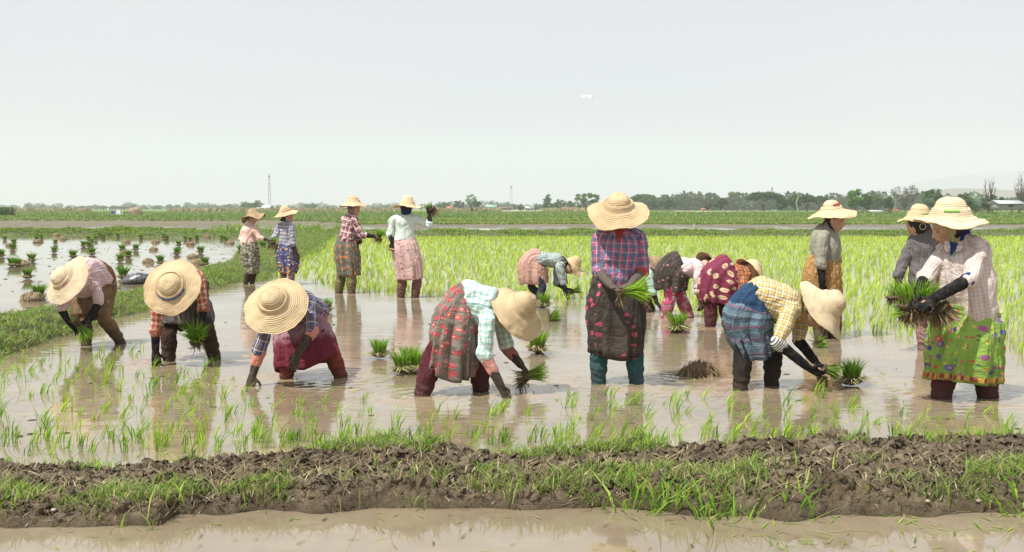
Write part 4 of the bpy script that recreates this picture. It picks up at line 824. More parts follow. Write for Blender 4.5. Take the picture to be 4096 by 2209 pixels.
# 1 far left, bending over the seedling sheaf by the grassy bund
person('a', ZA, 10.6, dict(pel=(905, 400, .18), neck=(745, 400, -.22), shL=(640, 500, -.34), shR=(865, 430, -.14), elL=(565, 660, -.36), elR=(915, 610, -.2), wrL=(640, 790, -.36), wrR=(815, 775, -.32), haL=(700, 835, -.38), haR=(745, 805, -.38), knL=(785, 760, .0), anL=(800, 985, 0), knR=(960, 740, .02), anR=(1105, 950, .12)),
       'person in pink gingham shirt and orange brown wrap bending beside the grassy left bund', dict(c=(632, 402, -.42), A=(-.50, -.74, .52), R=.252, H=.155, drop=.05, rc=.105, mat=M_straw_pale, ribbon=(M_pinkrib, .12, .010, 1.3, 1.7)), face=(-.3, -.2, -.9), s=.98, shirt=m_pinkcheck, legs=m_orangetr, gloves=((BLK,), (BLK,)), cuffL=-.1, cuffR=-.08, leg_r=1.12,
       torso=[((955, 262), (850, 480), .1, .15), ((885, 196), (790, 520), .0, .155), ((800, 200), (705, 560), -.14, .15), ((745, 270), (680, 520), -.22, .11), ((725, 340), (690, 450), -.27, .07)],
       skirt=dict(mat=m_batik, rings=[((890, 195), (820, 470), .05, .15), ((960, 230), (800, 520), .12, .17), ((1015, 330), (740, 560), .14, .17), ((1025, 470), (705, 600), .1, .16), ((995, 690), (692, 790), .04, .15)]), skirt_fold=.011)
# 2 orange plaid, black vest, sheaf in the right hand
person('b', ZA, 9.55, dict(pel=(1745, 470, .28), neck=(1650, 430, -.3), shL=(1465, 580, -.34), shR=(1815, 360, -.12), elL=(1440, 850, -.32), elR=(1885, 640, -.12), wrL=(1440, 1060, -.32), wrR=(1870, 830, -.22), haL=(1455, 1190, -.34), haR=(1825, 925, -.28), knL=(1565, 900, 0), anL=(1565, 1140, 0), knR=(1925, 880, .02), anR=(1990, 1130, .05)),
       'bent person in orange plaid shirt, wide straw hat with blue band, dangling a green sheaf', dict(c=(1598, 462, -.46), A=(-.12, -.90, .40), R=.248, H=.125, drop=.03, rc=.108, wav=.004, ribbon=(M_bluerib, .03, .012, 3.6, 6.0), face=Vector((1, 0, 0))), face=(-.1, -.25, -.95), s=1., shirt=m_orange, legs=m_brown, gloves=((BLK, M_brownred, .22), (BLK, M_brownred, .22)), cuffL=.06, cuffR=.1, leg_r=1.15,
       skirt=dict(mat=m_charstripe, rings=[((1570, 560), (1890, 300), .28, .13), ((1520, 640), (1900, 480), .2, .15), ((1505, 730), (1940, 660), .1, .15), ((1505, 835), (1955, 800), .04, .13)], droop=.03))
# 3 big hat, blue plaid, maroon skirt
person('c', ZB, 8.54, dict(pel=(830, 640, .28), neck=(660, 560, -.28), shL=(490, 690, -.34), shR=(830, 560, -.16), elL=(400, 975, -.34), elR=(850, 800, -.26), wrL=(345, 1170, -.36), wrR=(735, 985, -.40), haL=(322, 1285, -.38), haR=(680, 1120, -.43), knL=(640, 1020, .0), anL=(632, 1210, 0), knR=(1020, 1000, .02), anR=(1100, 1195, .06)),
       'bent person in navy plaid shirt, pink cuffs and maroon skirt, face hidden by the hat', dict(c=(545, 590, -.46), A=(-.1, -.80, .60), R=.241, H=.165, drop=.06, rc=.10, wav=.006), face=(0, -.3, -.95), s=1., shirt=m_blueplaid, legs=m_redtr, gloves=((MUDK, M_pinkcuff, .5), (MUDK, M_pinkcuff, .32)), cuffL=.02, cuffR=.02, leg_r=1.1, curl=(.25, .5),
       skirt=dict(mat=m_maroonfl, rings=[((650, 600), (905, 490), .3, .13), ((580, 690), (940, 600), .24, .15), ((545, 810), (990, 760), .14, .17), ((538, 980), (1035, 890), .06, .17), ((545, 1165), (1078, 995), .02, .14)], droop=.07), legstart=.9)
# 4 peach shirt, far left standing pair
person('d', ZC, 19.3, dict(pel=(262, 640, 0), neck=(280, 440, 0), shL=(212, 505, .05), shR=(330, 500, -.08), elL=(180, 600, .05), elR=(385, 590, -.12), wrL=(182, 690, .02), wrR=(455, 610, -.1), haL=(188, 735, 0), haR=(520, 632, -.08), knL=(262, 960, 0), anL=(232, 1095, 0), knR=(315, 960, .05), anR=(302, 1092, .05)),
       'person in peach shirt and leafy skirt facing us from under a curled brown hat', dict(c=(318, 355, -.02), A=(-.22, .12, .95), R=.215, H=.15, drop=.03, rc=.1, mat=M_straw_brown, wav=.03, sag=.05), head=(318, 372, 0), face=(.42, -.85, -.12), s=.93, shirt=m_peach, legs=m_brown, gloves=((M_tealknit,), (DGR, M_tealknit, .5)), cuffL=.1, cuffR=.35,
       skirt=dict(mat=m_camo, rings=[((192, 630), (352, 640), 0, .12), ((186, 740), (368, 745), 0, .14), ((205, 880), (372, 880), 0, .13), ((245, 985), (364, 985), 0, .12)]))
# 5 blue tan plaid, floral skirt
person('e', ZC, 19.2, dict(pel=(675, 650, 0), neck=(690, 415, 0), shL=(600, 470, .1), shR=(742, 490, -.12), elL=(545, 590, .02), elR=(752, 650, -.12), wrL=(520, 625, -.05), wrR=(795, 760, -.1), haL=(505, 665, -.08), haR=(820, 840, -.1), knL=(650, 960, .05), anL=(648, 1105, .05), knR=(738, 960, -.05), anR=(738, 1110, -.05)),
       'person in blue tan plaid and blue floral skirt, in profile beside the peach shirt', dict(c=(678, 330, 0), A=(-.24, -.12, .95), R=.225, H=.15, drop=.05, rc=.095, mat=M_straw_peach, wav=.005, ribbon=(M_redrib, .05, .010, 3.6, 5.6)), head=(702, 360, 0), face=(.97, -.2, -.1), s=.95, shirt=m_bwplaid, legs=m_purple, gloves=((DGR,), (MUDK, M_slate, .35)), cuffL=.3, cuffR=.05, hair='bun', collar=M_navy,
       skirt=dict(mat=m_bluefl, rings=[((592, 640), (762, 660), 0, .12), ((566, 730), (790, 745), 0, .15), ((590, 880), (812, 880), 0, .14), ((615, 990), (790, 978), 0, .12)]))
# 6 red plaid
person('f', ZC, 17.2, dict(pel=(1345, 600, 0), neck=(1405, 330, 0), shL=(1330, 400, .14), shR=(1440, 410, -.14), elL=(1480, 600, .05), elR=(1520, 555, -.15), wrL=(1500, 640, 0), wrR=(1650, 572, -.14), haL=(1470, 660, 0), haR=(1722, 590, -.14), knL=(1290, 1010, .06), anL=(1265, 1190, .06), knR=(1408, 1010, -.05), anR=(1406, 1200, -.05)),
       'person in red plaid shirt and orange flowered skirt, standing and offering a sheaf rightwards', dict(c=(1425, 238, 0), A=(0, .03, 1), R=.218, H=.165, drop=.05, rc=.095, mat=M_straw_peach, wav=.003), head=(1432, 272, 0), face=(1, -.12, -.05), s=1., shirt=m_redplaid, legs=m_olive, gloves=((DGR,), (BLK, M_tealknit, .28)), cuffL=.35, cuffR=.22, scarf=M_check, leg_r=1.35,
       skirt=dict(mat=m_orangefl, rings=[((1268, 555), (1440, 570), 0, .13), ((1225, 690), (1478, 690), 0, .16), ((1236, 860), (1495, 855), 0, .16), ((1262, 1022), (1500, 1002), 0, .14)]))
# 7 pale green, seen from behind
person('g', ZC, 16.35, dict(pel=(1995, 610, 0), neck=(2015, 320, 0), shL=(1862, 395, 0), shR=(2160, 400, 0), elL=(1832, 560, -.02), elR=(2275, 440, -.03), wrL=(1862, 640, -.08), wrR=(2272, 330, -.06), haL=(1855, 690, -.1), haR=(2262, 262, -.08), knL=(1970, 1060, 0), anL=(1955, 1235, 0), knR=(2135, 1050, 0), anR=(2112, 1255, 0)),
       'person seen from behind in pale green shirt and pink skirt, raising a sheaf', dict(c=(2028, 245, -.02), A=(.02, .05, 1), R=.218, H=.165, drop=.02, rc=.095, wav=.010, mat=M_straw_peach), head=(2015, 270, 0), face=(.1, 1, -.1), s=1.02, shirt=m_palegreen, legs=m_tanbrown, gloves=((BLK,), (DGR,)), cuffL=.05, cuffR=-.02, scarf=M_navy, collar=M_navy, eyes=False, leg_r=1.2, palms=((0, -1, 0), (.3, 1, 0)),
       skirt=dict(mat=m_pinkfl, rings=[((1865, 590), (2118, 612), 0, .14), ((1862, 700), (2145, 700), 0, .17), ((1888, 900), (2185, 880), 0, .16), ((1912, 1065), (2196, 1035), 0, .14)]))
# 8 mint check, grey red floral skirt
person('h', ZD, 7.85, dict(pel=(585, 375, 0), neck=(890, 440, -.02), shL=(805, 530, -.17), shR=(930, 545, .14), elL=(785, 860, -.2), elR=(990, 795, .14), wrL=(935, 1150, -.2), wrR=(1115, 945, .08), haL=(1010, 1285, -.2), haR=(1205, 1045, .06), hipL=(470, 480, -.09), hipR=(560, 480, .09), knL=(300, 880, -.06), anL=(210, 1220, -.08), knR=(720, 880, .1), anR=(748, 1180, .1), hipax=(0, 1, 0)),
       'bent person in mint check shirt and grey skirt with red flowers, hand in mud', dict(c=(1062, 468, -.02), A=(.60, -.46, .66), R=.236, H=.185, drop=.07, rc=.098, wav=.008, mat=M_straw), face=(.55, -.1, -.8), s=1., fat=1.08, shirt=m_mintcheck, legs=m_wine, gloves=((MUDK, M_strpink, .5), (MUDK, M_strred, .45)), cuffL=.03, cuffR=-.1, leg_r=1.3, curl=(.3, .9), thumbs=(1, -1), palms=((.2, .3, -1), (-.5, -.2, -1)), hair='bun',
       torso=[((735, 180), (562, 350), 0, .155), ((795, 190), (605, 475), 0, .17), ((855, 225), (690, 590), 0, .175), ((900, 290), (785, 600), 0, .15), ((925, 390), (865, 490), 0, .075)],
       skirt=dict(mat=m_redfl, rings=[((722, 190), (575, 345), 0, .145), ((575, 195), (590, 470), 0, .165), ((430, 310), (665, 615), 0, .19), ((335, 520), (705, 740), 0, .20), ((275, 760), (712, 860), 0, .19), ((228, 955), (715, 985), 0, .17)], droop=.09), skirt_fold=.014, legstart=.8)
# 9 distant green gingham
person('i', ZE, 16.1, dict(pel=(235, 478, 0), neck=(408, 492, 0), shL=(385, 530, -.15), shR=(375, 545, .15), elL=(405, 625, -.15), elR=(365, 635, .15), wrL=(425, 705, -.15), wrR=(425, 672, .1), haL=(460, 765, -.15), haR=(468, 680, .05), hipL=(205, 510, -.09), hipR=(220, 510, .09), knL=(275, 655, -.1), anL=(250, 745, -.1), knR=(205, 660, .1), anR=(290, 735, .12), hipax=(0, 1, 0)),
       'small bent person in dark gingham shirt and salmon skirt at the planted rice edge', dict(c=(468, 520, 0), A=(.60, -.12, .72), R=.215, H=.15, drop=.03, rc=.095, wav=.02, strap=(m_black, [(432, 560, -.1), (430, 600, -.1), (436, 640, -.1)])), head=(452, 532, 0), face=(.6, -.3, -.7), s=.98, sh0=.2, shirt=m_greengingham, legs=m_greyleg, gloves=((BLK,), (DGR,)), cuffL=.1, cuffR=.1, hair='bun',
       skirt=dict(mat=m_pinkplain, rings=[((278, 425), (258, 530), 0, .14), ((200, 415), (262, 560), 0, .16), ((145, 470), (285, 590), 0, .17), ((133, 560), (298, 620), 0, .17), ((130, 650), (305, 628), 0, .15)]))
# 10 centre, standing with both hands on a sheaf
person('j', ZE, 8.3, dict(pel=(748, 600, .02), neck=(768, 300, 0), shL=(645, 355, 0), shR=(895, 350, 0), elL=(635, 560, -.02), elR=(920, 560, -.02), wrL=(715, 650, -.22), wrR=(850, 640, -.22), haL=(785, 695, -.28), haR=(790, 668, -.27), knL=(640, 1060, 0), anL=(636, 1280, 0), knR=(865, 1050, 0), anR=(882, 1280, 0)),
       'standing person in magenta plaid shirt, black flowered skirt and teal leggings, sorting a sheaf', dict(c=(765, 188, -.06), A=(-.02, -.46, .88), R=.233, H=.16, drop=.055, rc=.098, wav=.012, seed=2), head=(768, 235, -.03), face=(0, -.85, -.55), s=1.02, fat=1.03, shirt=m_magplaid, legs=m_teal, gloves=((GRY,), (GRY, M_redknit, .2)), cuffL=.1, cuffR=.02, collar=M_redknit, leg_r=1.15, curl=(.7, .8), palms=((.3, -.3, .8), (-.3, -.2, -.9)), thumbs=(1, 1), tip_short=.62, vneck=(M_redknit, (768, 275, -.118), (772, 362, -.14), .045),
       skirt=dict(mat=m_blackfl, rings=[((605, 580), (912, 580), .02, .14), ((588, 660), (926, 660), .02, .155), ((572, 860), (932, 855), .02, .16), ((575, 1085), (917, 1075), .02, .15)], droop=.05), skirt_fold=.013,
       torso=[((612, 605), (905, 605), .02, .135), ((605, 540), (915, 540), .02, .135), ((625, 450), (905, 450), 0, .13), ((625, 370), (912, 368), 0, .12), ((660, 325), (875, 322), 0, .09), ((715, 298), (820, 296), 0, .065)])
# 11 mostly hidden behind the centre person
person('k', ZF, 14.1, dict(pel=(10, 330, 0), neck=(100, 265, 0), shL=(95, 320, -.15), shR=(85, 330, .12), elL=(125, 455, -.15), elR=(80, 450, .1), wrL=(165, 560, -.15), wrR=(110, 560, .05), haL=(195, 598, -.15), haR=(130, 610, 0), knL=(40, 520, -.05), anL=(92, 630, -.05), knR=(10, 520, .1), anR=(30, 630, .1), hipax=(0, 1, 0)),
       'person in light green checked shirt, mostly hidden behind the magenta plaid one', dict(c=(130, 238, 0), A=(.80, -.1, .45), R=.17, H=.14, drop=.03, rc=.09, mat=M_straw_brown), face=(.7, 0, -.7), s=.96, shirt=m_lightgreen, legs=m_tanbrown, gloves=((DGR,), (DGR,)), cuffL=.1, cuffR=.1, hair=False, eyes=False,
       skirt=dict(mat=m_pinkplain, rings=[((40, 220), (20, 340), 0, .14), ((-20, 240), (40, 380), 0, .16), ((-40, 380), (60, 420), 0, .15), ((-30, 500), (60, 500), 0, .13)]))
# 12 black small floral skirt, pink flowered trousers
person('l', ZF, 13.35, dict(pel=(330, 255, 0), neck=(560, 270, .05), shL=(520, 330, -.13), shR=(555, 300, .15), elL=(515, 455, -.15), elR=(600, 430, .12), wrL=(540, 530, -.15), wrR=(610, 560, .05), haL=(545, 585, -.15), haR=(600, 610, 0), hipL=(270, 300, -.09), hipR=(320, 300, .08), knL=(275, 520, -.05), anL=(238, 672, -.05), knR=(375, 520, .05), anR=(442, 690, 0), hipax=(.5, .85, 0)),
       'person bent away in black skirt with tiny pink flowers and bright pink trousers', dict(c=(600, 245, .1), A=(.75, .45, .45), R=.2, H=.14, drop=.04, rc=.095, mat=M_straw_brown), face=(.6, .3, -.7), s=1.02, sh0=.3, fat=1.05, shirt=m_pinkstripe, legs=m_pinktr, gloves=((BLK,), (BLK,)), cuffL=-.02, cuffR=.05, hair=False, eyes=False, leg_r=1.3,
       skirt=dict(mat=m_blacksm, rings=[((350, 118), (415, 340), 0, .15), ((265, 135), (400, 370), 0, .18), ((195, 220), (405, 410), 0, .19), ((172, 340), (412, 440), 0, .18), ((168, 440), (412, 462), 0, .17)]))
# 13 maroon skirt with golden flowers
person('m', ZF, 12.35, dict(pel=(745, 310, 0), neck=(950, 330, .1), shL=(905, 370, -.1), shR=(960, 350, .2), elL=(900, 480, -.15), elR=(1000, 470, .2), wrL=(900, 600, -.15), wrR=(1010, 600, .1), haL=(905, 680, -.15), haR=(1000, 680, .05), hipL=(680, 380, -.09), hipR=(740, 380, .08), knL=(628, 600, -.05), anL=(622, 760, -.05), knR=(745, 600, .05), anR=(800, 760, 0), hipax=(.5, .85, 0)),
       'person bent away in maroon skirt with golden flowers and burnt orange plaid shirt', dict(c=(972, 285, .05), A=(.62, .15, .70), R=.2, H=.13, drop=.04, rc=.095, wav=.01), face=(.6, .1, -.7), s=1.0, sh0=.38, fat=1.05, shirt=m_orplaid, legs=m_wine, gloves=((DGR,), (DGR,)), cuffL=.1, cuffR=.1, hair=False, collar=M_redknit, eyes=False, leg_r=1.3,
       skirt=dict(mat=m_maroongold, rings=[((770, 152), (865, 350), 0, .15), ((690, 155), (862, 400), 0, .18), ((600, 230), (862, 450), 0, .2), ((550, 350), (860, 500), 0, .2), ((536, 520), (850, 590), 0, .18)]))
# 14 yellow plaid
person('n', ZF, 8.1, dict(pel=(985, 480, 0), neck=(1370, 590, -.02), shL=(1305, 640, -.17), shR=(1400, 650, .15), elL=(1195, 900, -.24), elR=(1375, 880, .12), wrL=(1450, 1105, -.2), wrR=(1510, 1050, .02), haL=(1590, 1190, -.2), haR=(1590, 1115, -.04), hipL=(930, 570, -.09), hipR=(1010, 570, .09), knL=(905, 960, -.05), anL=(880, 1290, -.07), knR=(1160, 950, .12), anR=(1145, 1250, .12), hipax=(0, 1, 0)),
       'bent person in yellow plaid shirt and blue striped skirt rinsing seedlings in both hands', dict(c=(1562, 622, -.02), A=(.74, -.40, .54), R=.252, H=.19, drop=.07, rc=.10, wav=.009, mat=M_straw_pale), face=(.55, -.1, -.8), s=1.03, fat=1.08, shirt=m_yellow, legs=m_black, gloves=((BLK, M_strbw, .13), (BLK,)), cuffL=.0, cuffR=.0, leg_r=1.15, curl=(.6, .7), palms=((.3, .5, .6), (-.2, -.2, -1)), thumbs=(1, -1), hair='bun', tip_short=.8,
       torso=[((1122, 350), (1000, 600), 0, .165), ((1215, 385), (1090, 700), 0, .175), ((1310, 425), (1200, 745), 0, .175), ((1385, 470), (1300, 725), 0, .14), ((1415, 560), (1360, 655), 0, .075)],
       skirt=dict(mat=m_bluestripe, rings=[((1100, 358), (1010, 590), 0, .15), ((965, 382), (1040, 670), 0, .17), ((850, 470), (1085, 740), 0, .18), ((785, 600), (1120, 800), 0, .18), ((798, 780), (1140, 870), .02, .18), ((850, 965), (1150, 935), .03, .18)], droop=.06), skirt_fold=.013, legstart=.8)
# 15 grey shirt, golden skirt
person('o', ZG, 11.2, dict(pel=(228, 440, 0), neck=(250, 255, 0), shL=(212, 320, -.15), shR=(278, 310, .15), elL=(208, 470, -.18), elR=(300, 450, .15), wrL=(213, 600, -.18), wrR=(310, 580, .1), haL=(222, 680, -.18), haR=(312, 650, .1), knL=(200, 780, 0), anL=(205, 930, 0), knR=(290, 780, .05), anR=(285, 930, .05), hipax=(.8, .5, 0)),
       'standing person in plain grey shirt and golden brown skirt, looking back to the right', dict(c=(275, 172, 0), A=(-.13, -.10, .98), R=.242, H=.15, drop=.05, rc=.095, wav=.008, mat=M_straw_peach, ribbon=(M_redrib, .45, .016, 3.9, 5.2)), head=(293, 203, -.02), face=(.80, -.58, -.05), s=1.05, shirt=m_grey, legs=m_tanbrown, gloves=((BLK,), (BLK,)), cuffL=.08, cuffR=.08, scarf=None, collar=M_darkscarf, leg_r=1.3,
       torso=[((140, 460), (318, 455), 0, .13), ((142, 400), (328, 400), 0, .145), ((140, 320), (320, 320), 0, .14), ((165, 270), (300, 275), 0, .11), ((210, 240), (285, 245), 0, .07)],
       skirt=dict(mat=m_gold, rings=[((140, 430), (320, 432), 0, .14), ((108, 520), (322, 520), 0, .17), ((112, 660), (326, 660), 0, .17), ((140, 850), (315, 850), 0, .14)]))
# 16 dark striped shirt
person('p', ZG, 10.3, dict(pel=(850, 560, 0), neck=(845, 275, 0), shL=(770, 350, .02), shR=(905, 350, .0), elL=(695, 510, .0), elR=(930, 500, 0), wrL=(682, 610, -.05), wrR=(920, 600, -.1), haL=(652, 690, -.1), haR=(900, 690, -.15), knL=(845, 850, 0), anL=(845, 1000, 0), knR=(950, 850, .05), anR=(950, 1000, .05)),
       'person from behind in dark pinstriped shirt with big looped earring and banded hat', dict(c=(812, 208, 0), A=(.02, -.05, 1), R=.195, H=.155, drop=.03, rc=.095, mat=M_straw, wav=.006, ribbon=(M_greenrib, .25, .008, 3.7, 5.4)), head=(800, 240, 0), face=(-.6, .75, -.2), s=1.02, shirt=m_darkstripe, legs=m_oldpink, gloves=((MUDK,), (DGR,)), cuffL=.3, cuffR=.3, eyes=False, collar=M_darkscarf, leg_r=1.25, palms=((.6, 0, -1), (0, .4, -1)),
       skirt=dict(mat=m_oldpink, rings=[((800, 490), (920, 490), 0, .13), ((800, 620), (930, 620), 0, .15), ((805, 760), (935, 760), 0, .14), ((808, 850), (930, 850), 0, .12)]))
# 17 cream check, lime skirt, armful of seedlings
person('q', ZG, 7.65, dict(pel=(1125, 690, 0), neck=(1072, 318, 0), shL=(965, 410, .0), shR=(1185, 375, -.08), elL=(850, 560, -.05), elR=(1120, 570, -.26), wrL=(805, 655, -.28), wrR=(895, 690, -.38), haL=(770, 725, -.34), haR=(800, 748, -.42), knL=(975, 1080, 0), anL=(950, 1300, 0), knR=(1215, 1080, 0), anR=(1238, 1305, .02)),
       'person in cream checked shirt and lime flowered skirt hugging a big armful of seedlings', dict(c=(1005, 212, -.02), A=(-.01, -.10, 1), R=.246, H=.165, drop=.035, rc=.118, wav=.009, seed=1, mat=M_straw_pale, ribbon=(M_greenrib, .25, .018, 3.2, 4.0), strap=(M_greenrib, [(1000, 215, -.13), (1012, 270, -.13), (1022, 335, -.12), (1027, 385, -.125), (1030, 430, -.13)])), head=(990, 250, -.03), face=(-1, .0, -.16), s=1.08, vneck=(M_blueknit, (1030, 345, -.135), (1008, 420, -.155), .035), fat=1.15, shirt=m_cream, legs=m_wine, gloves=((BLK,), (BLK, M_blueknit, .07)), cuffL=.1, cuffR=.0, hair='bun', collar=M_blueknit, leg_r=1.35, curl=(.7, .75), palms=((.5, -.2, -1), (.1, .5, -.9)), thumbs=(1, 1), tip_short=.75,
       torso=[((1010, 790), (1300, 785), .0, .165), ((925, 640), (1285, 660), 0, .18), ((912, 500), (1262, 500), 0, .165), ((922, 400), (1250, 395), 0, .15), ((955, 385), (1195, 335), 0, .11), ((1008, 365), (1140, 300), 0, .075)],
       skirt=dict(mat=m_lime, rings=[((960, 720), (1296, 760), 0, .17), ((905, 850), (1306, 850), 0, .2), ((880, 1010), (1304, 1010), 0, .2), ((862, 1188), (1296, 1190), 0, .17)]), skirt_fold=.016)
def earring():
    W = PEOPLE['p']['body']; c = at(3150 + 835 * .64795, 750 + 242 * .64795, 10.15); V = []; F = []; n = 28
    for i in range(n):
        a = 2 * math.pi * i / n; o = Vector((math.cos(a), 0, math.sin(a)))
        for j in range(6):
            b = 2 * math.pi * j / 6; V.append(c + o * (.028 + .003 * math.cos(b)) + Vector((0, 1, 0)) * .003 * math.sin(b))
    for i in range(n):
        for j in range(6): F.append((i * 6 + j, ((i + 1) % n) * 6 + j, ((i + 1) % n) * 6 + (j + 1) % 6, i * 6 + (j + 1) % 6))
    obj('earring', mk_mesh('earring', [v[:] for v in V], np.array(F), M_ring), W)
earring()
# --- the water surface: finely meshed where people stand, with rings round every leg and hand that breaks it
def water():
    gx, gy = np.arange(-8, 8.001, .04), np.arange(5.2, 20.001, .045); X, Y = np.meshgrid(gx, gy, indexing='xy'); Z = np.zeros_like(X); S = np.zeros_like(X); rs_ = np.random.RandomState(8)
    src = []
    for d in PEOPLE.values():
        for k in ('anL', 'anR', 'haL', 'haR'):
            q = d['W'][k]
            if q.z < .09: src.append((q.x, q.y, 1. if k[0] == 'a' else .8))
    for x, y, w_ in src:
        if not (-8 < x < 8 and 5.2 < y < 20): continue
        r = np.hypot(X - x, Y - y); ph = rs_.uniform(0, 6); wl = rs_.uniform(.09, .14)
        Z += w_ * .0055 * np.sin(r * 2 * math.pi / wl + ph) * np.exp(-((r - .12) / .42) ** 2) * (.6 + .4 * np.sin(np.arctan2(Y - y, X - x) * 2 + ph)); S += w_ * .9 * np.exp(-(r / .42) ** 2)
    # churned, silty lanes where the line of planters has walked
    q = np.stack([X.ravel() * .8, Y.ravel() * 1.1, 0 * X.ravel()], 1); ln = fbm(q, 3).reshape(X.shape)
    S += .45 * np.clip(ln * 1.6, 0, 1) * np.exp(-((Y - 8.6) / 1.8) ** 2)
    S += .9 * np.exp(-((Y - 9.9 - .25 * ln) / .16) ** 2) * (X > 2.2) * (X < 5.2)
    Z += .0012 * fbm(np.stack([X.ravel() * 3.2, Y.ravel() * 6.5, 0 * X.ravel()], 1), 2).reshape(X.shape) * np.clip((Y - 5.6) / 1.2, 0, 1)
    edge = np.minimum(np.minimum(X + 8, 8 - X), np.minimum(Y - 5.2, 20 - Y)); Z *= np.clip(edge / .3, 0, 1)
    V = np.stack([X.ravel(), Y.ravel(), Z.ravel()], 1); nx = len(gx); i = np.arange(nx - 1)[None]; j = np.arange(len(gy) - 1)[:, None] * nx
    F = np.stack([j + i, j + i + 1, j + nx + i + 1, j + nx + i], -1).reshape(-1, 4); x1, y1 = gx[-1], gy[-1]; n = len(V)
    O = []; G4 = []
    for a, b, c, d in ((-110, 110, -8, 5.2), (-110, -8, 5.2, y1), (x1, 110, 5.2, y1), (-110, 110, y1, 116)):
        k = n + len(O); O += [(a, c, 0), (b, c, 0), (b, d, 0), (a, d, 0)]; G4.append((k, k + 1, k + 2, k + 3))
    S = np.concatenate([np.clip(S.ravel(), 0, 1), np.zeros(len(O))])
    obj('water', mk_mesh('water', np.vstack([V, O]), np.vstack([F, G4]), M_water, {'stir': np.stack([S, S * 0, S * 0], 1)}), kind='structure')
water()
# ================================================================= rice seedlings and seedling bundles
def rot_to(up, roll=0.):
    q = Vector(up).normalized().to_track_quat('Z', 'Y').to_matrix(); return np.array((q @ Matrix.Rotation(roll, 3, 'Z')))
def lump(rs, r, flat=.5, n=3, amp=.3, seed=0):
    n1, n2 = 12, 20; ph = np.linspace(.05, math.pi - .05, n1); th = np.arange(n2) * 2 * math.pi / n2; PH, T = np.meshgrid(ph, th, indexing='ij')
    P = np.stack([np.sin(PH) * np.cos(T), np.sin(PH) * np.sin(T), np.cos(PH)], -1).reshape(-1, 3); k = 1 + amp * fbm(P * 2 + seed * 3.3, 3)
    V = P * k[:, None] * np.array([r, r, r * flat]); i = np.arange(n1 - 1)[:, None] * n2; j = np.arange(n2)[None]; j2 = (j + 1) % n2
    return V, np.stack([i + j, i + n2 + j, i + n2 + j2, i + j2], -1).reshape(-1, 4)
def colr(n, c): return np.tile([*c, 1.], (n, 1))
def bundle_meshes(seed, nb_=110, h=.2, r0=.035, spread=.35, roots=.14, nr=110, rootdown=False, cols=RICE_DARK, wd=.008, lumpr=.06, hang=.12, lumpc=(.10, .07, .045), rcols=None, mound=False):
    rs = np.random.RandomState(seed); a = rs.uniform(0, 2 * math.pi, nb_); rr = np.sqrt(rs.uniform(0, 1, nb_)) * r0
    B = np.stack([rr * np.cos(a), rr * np.sin(a), np.zeros(nb_)], 1); L = B[:, :2] / r0 * spread + rs.normal(size=(nb_, 2)) * .1
    lv = blades(B, rs.uniform(.65, 1.1, nb_) * h, wd * rs.uniform(.7, 1.4, nb_), L, rs.uniform(0, math.pi, nb_), pick(rs, nb_, cols), .26)
    st = blades(B * 1.1, rs.uniform(.3, .5, nb_) * h, wd * .8 * np.ones(nb_), L * .7, rs.uniform(0, math.pi, nb_), pick(rs, nb_, [(.42, .48, .16), (.36, .42, .10)]), .05)
    V, F, K = merge_blades([lv, st]); leaves = mk_mesh('leaves', V, F, M_leaf, {'col': K}, False)
    a = rs.uniform(0, 2 * math.pi, nr); rr = np.sqrt(rs.uniform(0, 1, nr)) * (lumpr * .8)
    B = np.stack([rr * np.cos(a), rr * np.sin(a), rs.uniform(-.015, .02, nr)], 1)
    if mound:
        a = rs.uniform(0, 2 * math.pi, nr); el = np.arcsin(rs.uniform(0, 1, nr)); k_ = lumpr * rs.uniform(.75, 1.15, nr)
        B = np.stack([k_ * np.cos(el) * np.cos(a), k_ * .8 * np.cos(el) * np.sin(a), k_ * .72 * np.sin(el)], 1); L = np.stack([np.cos(a), np.sin(a)], 1) * rs.uniform(.1, 1.1, (nr, 1)) + rs.normal(size=(nr, 2)) * .35
        rt = blades(B, -rs.uniform(.25, .8, nr) * lumpr, .007 * rs.uniform(.6, 1.8, nr), -L, a + 1.57, pick(rs, nr, rcols or ROOT + STRAW), .0)
        rt[0][:, 2] = np.maximum(rt[0][:, 2], -.03)
    elif rootdown:
        L = np.stack([np.cos(a), np.sin(a)], 1) * rs.uniform(-.1, .55, (nr, 1)); L += rs.normal(size=(nr, 2)) * .25
        rt = blades(B, -rs.uniform(.3, 1, nr) * hang, .006 * rs.uniform(.6, 1.6, nr), -L, rs.uniform(0, 3.1, nr), pick(rs, nr, ROOT), .0)
    else:
        L = np.stack([np.cos(a), np.sin(a)], 1) * rs.uniform(.5, 2.6, (nr, 1)) + rs.normal(size=(nr, 2)) * .3
        rt = blades(B, rs.uniform(.3, 1, nr) * roots * .45, .009 * rs.uniform(.6, 1.6, nr), L, a + 1.57 + rs.normal(size=nr) * .5, pick(rs, nr, rcols or ROOT + STRAW[:2] + [(.30, .34, .12)]), .85)
    v, f = lump(rs, lumpr * (.92 if mound else 1), .66 if mound else .32, seed=seed); n = len(rt[0])
    V = np.vstack([rt[0], v]); K = np.vstack([rt[2], colr(len(v), lumpc)])
    rm = mk_mesh('roots', V, [np.vstack([rt[1][0], f + n]), rt[1][1]], M_root, {'col': K}, False)
    return leaves, rm
SH_LABEL = 'green seedling bundle on its brown root mound standing in the left flooded field'
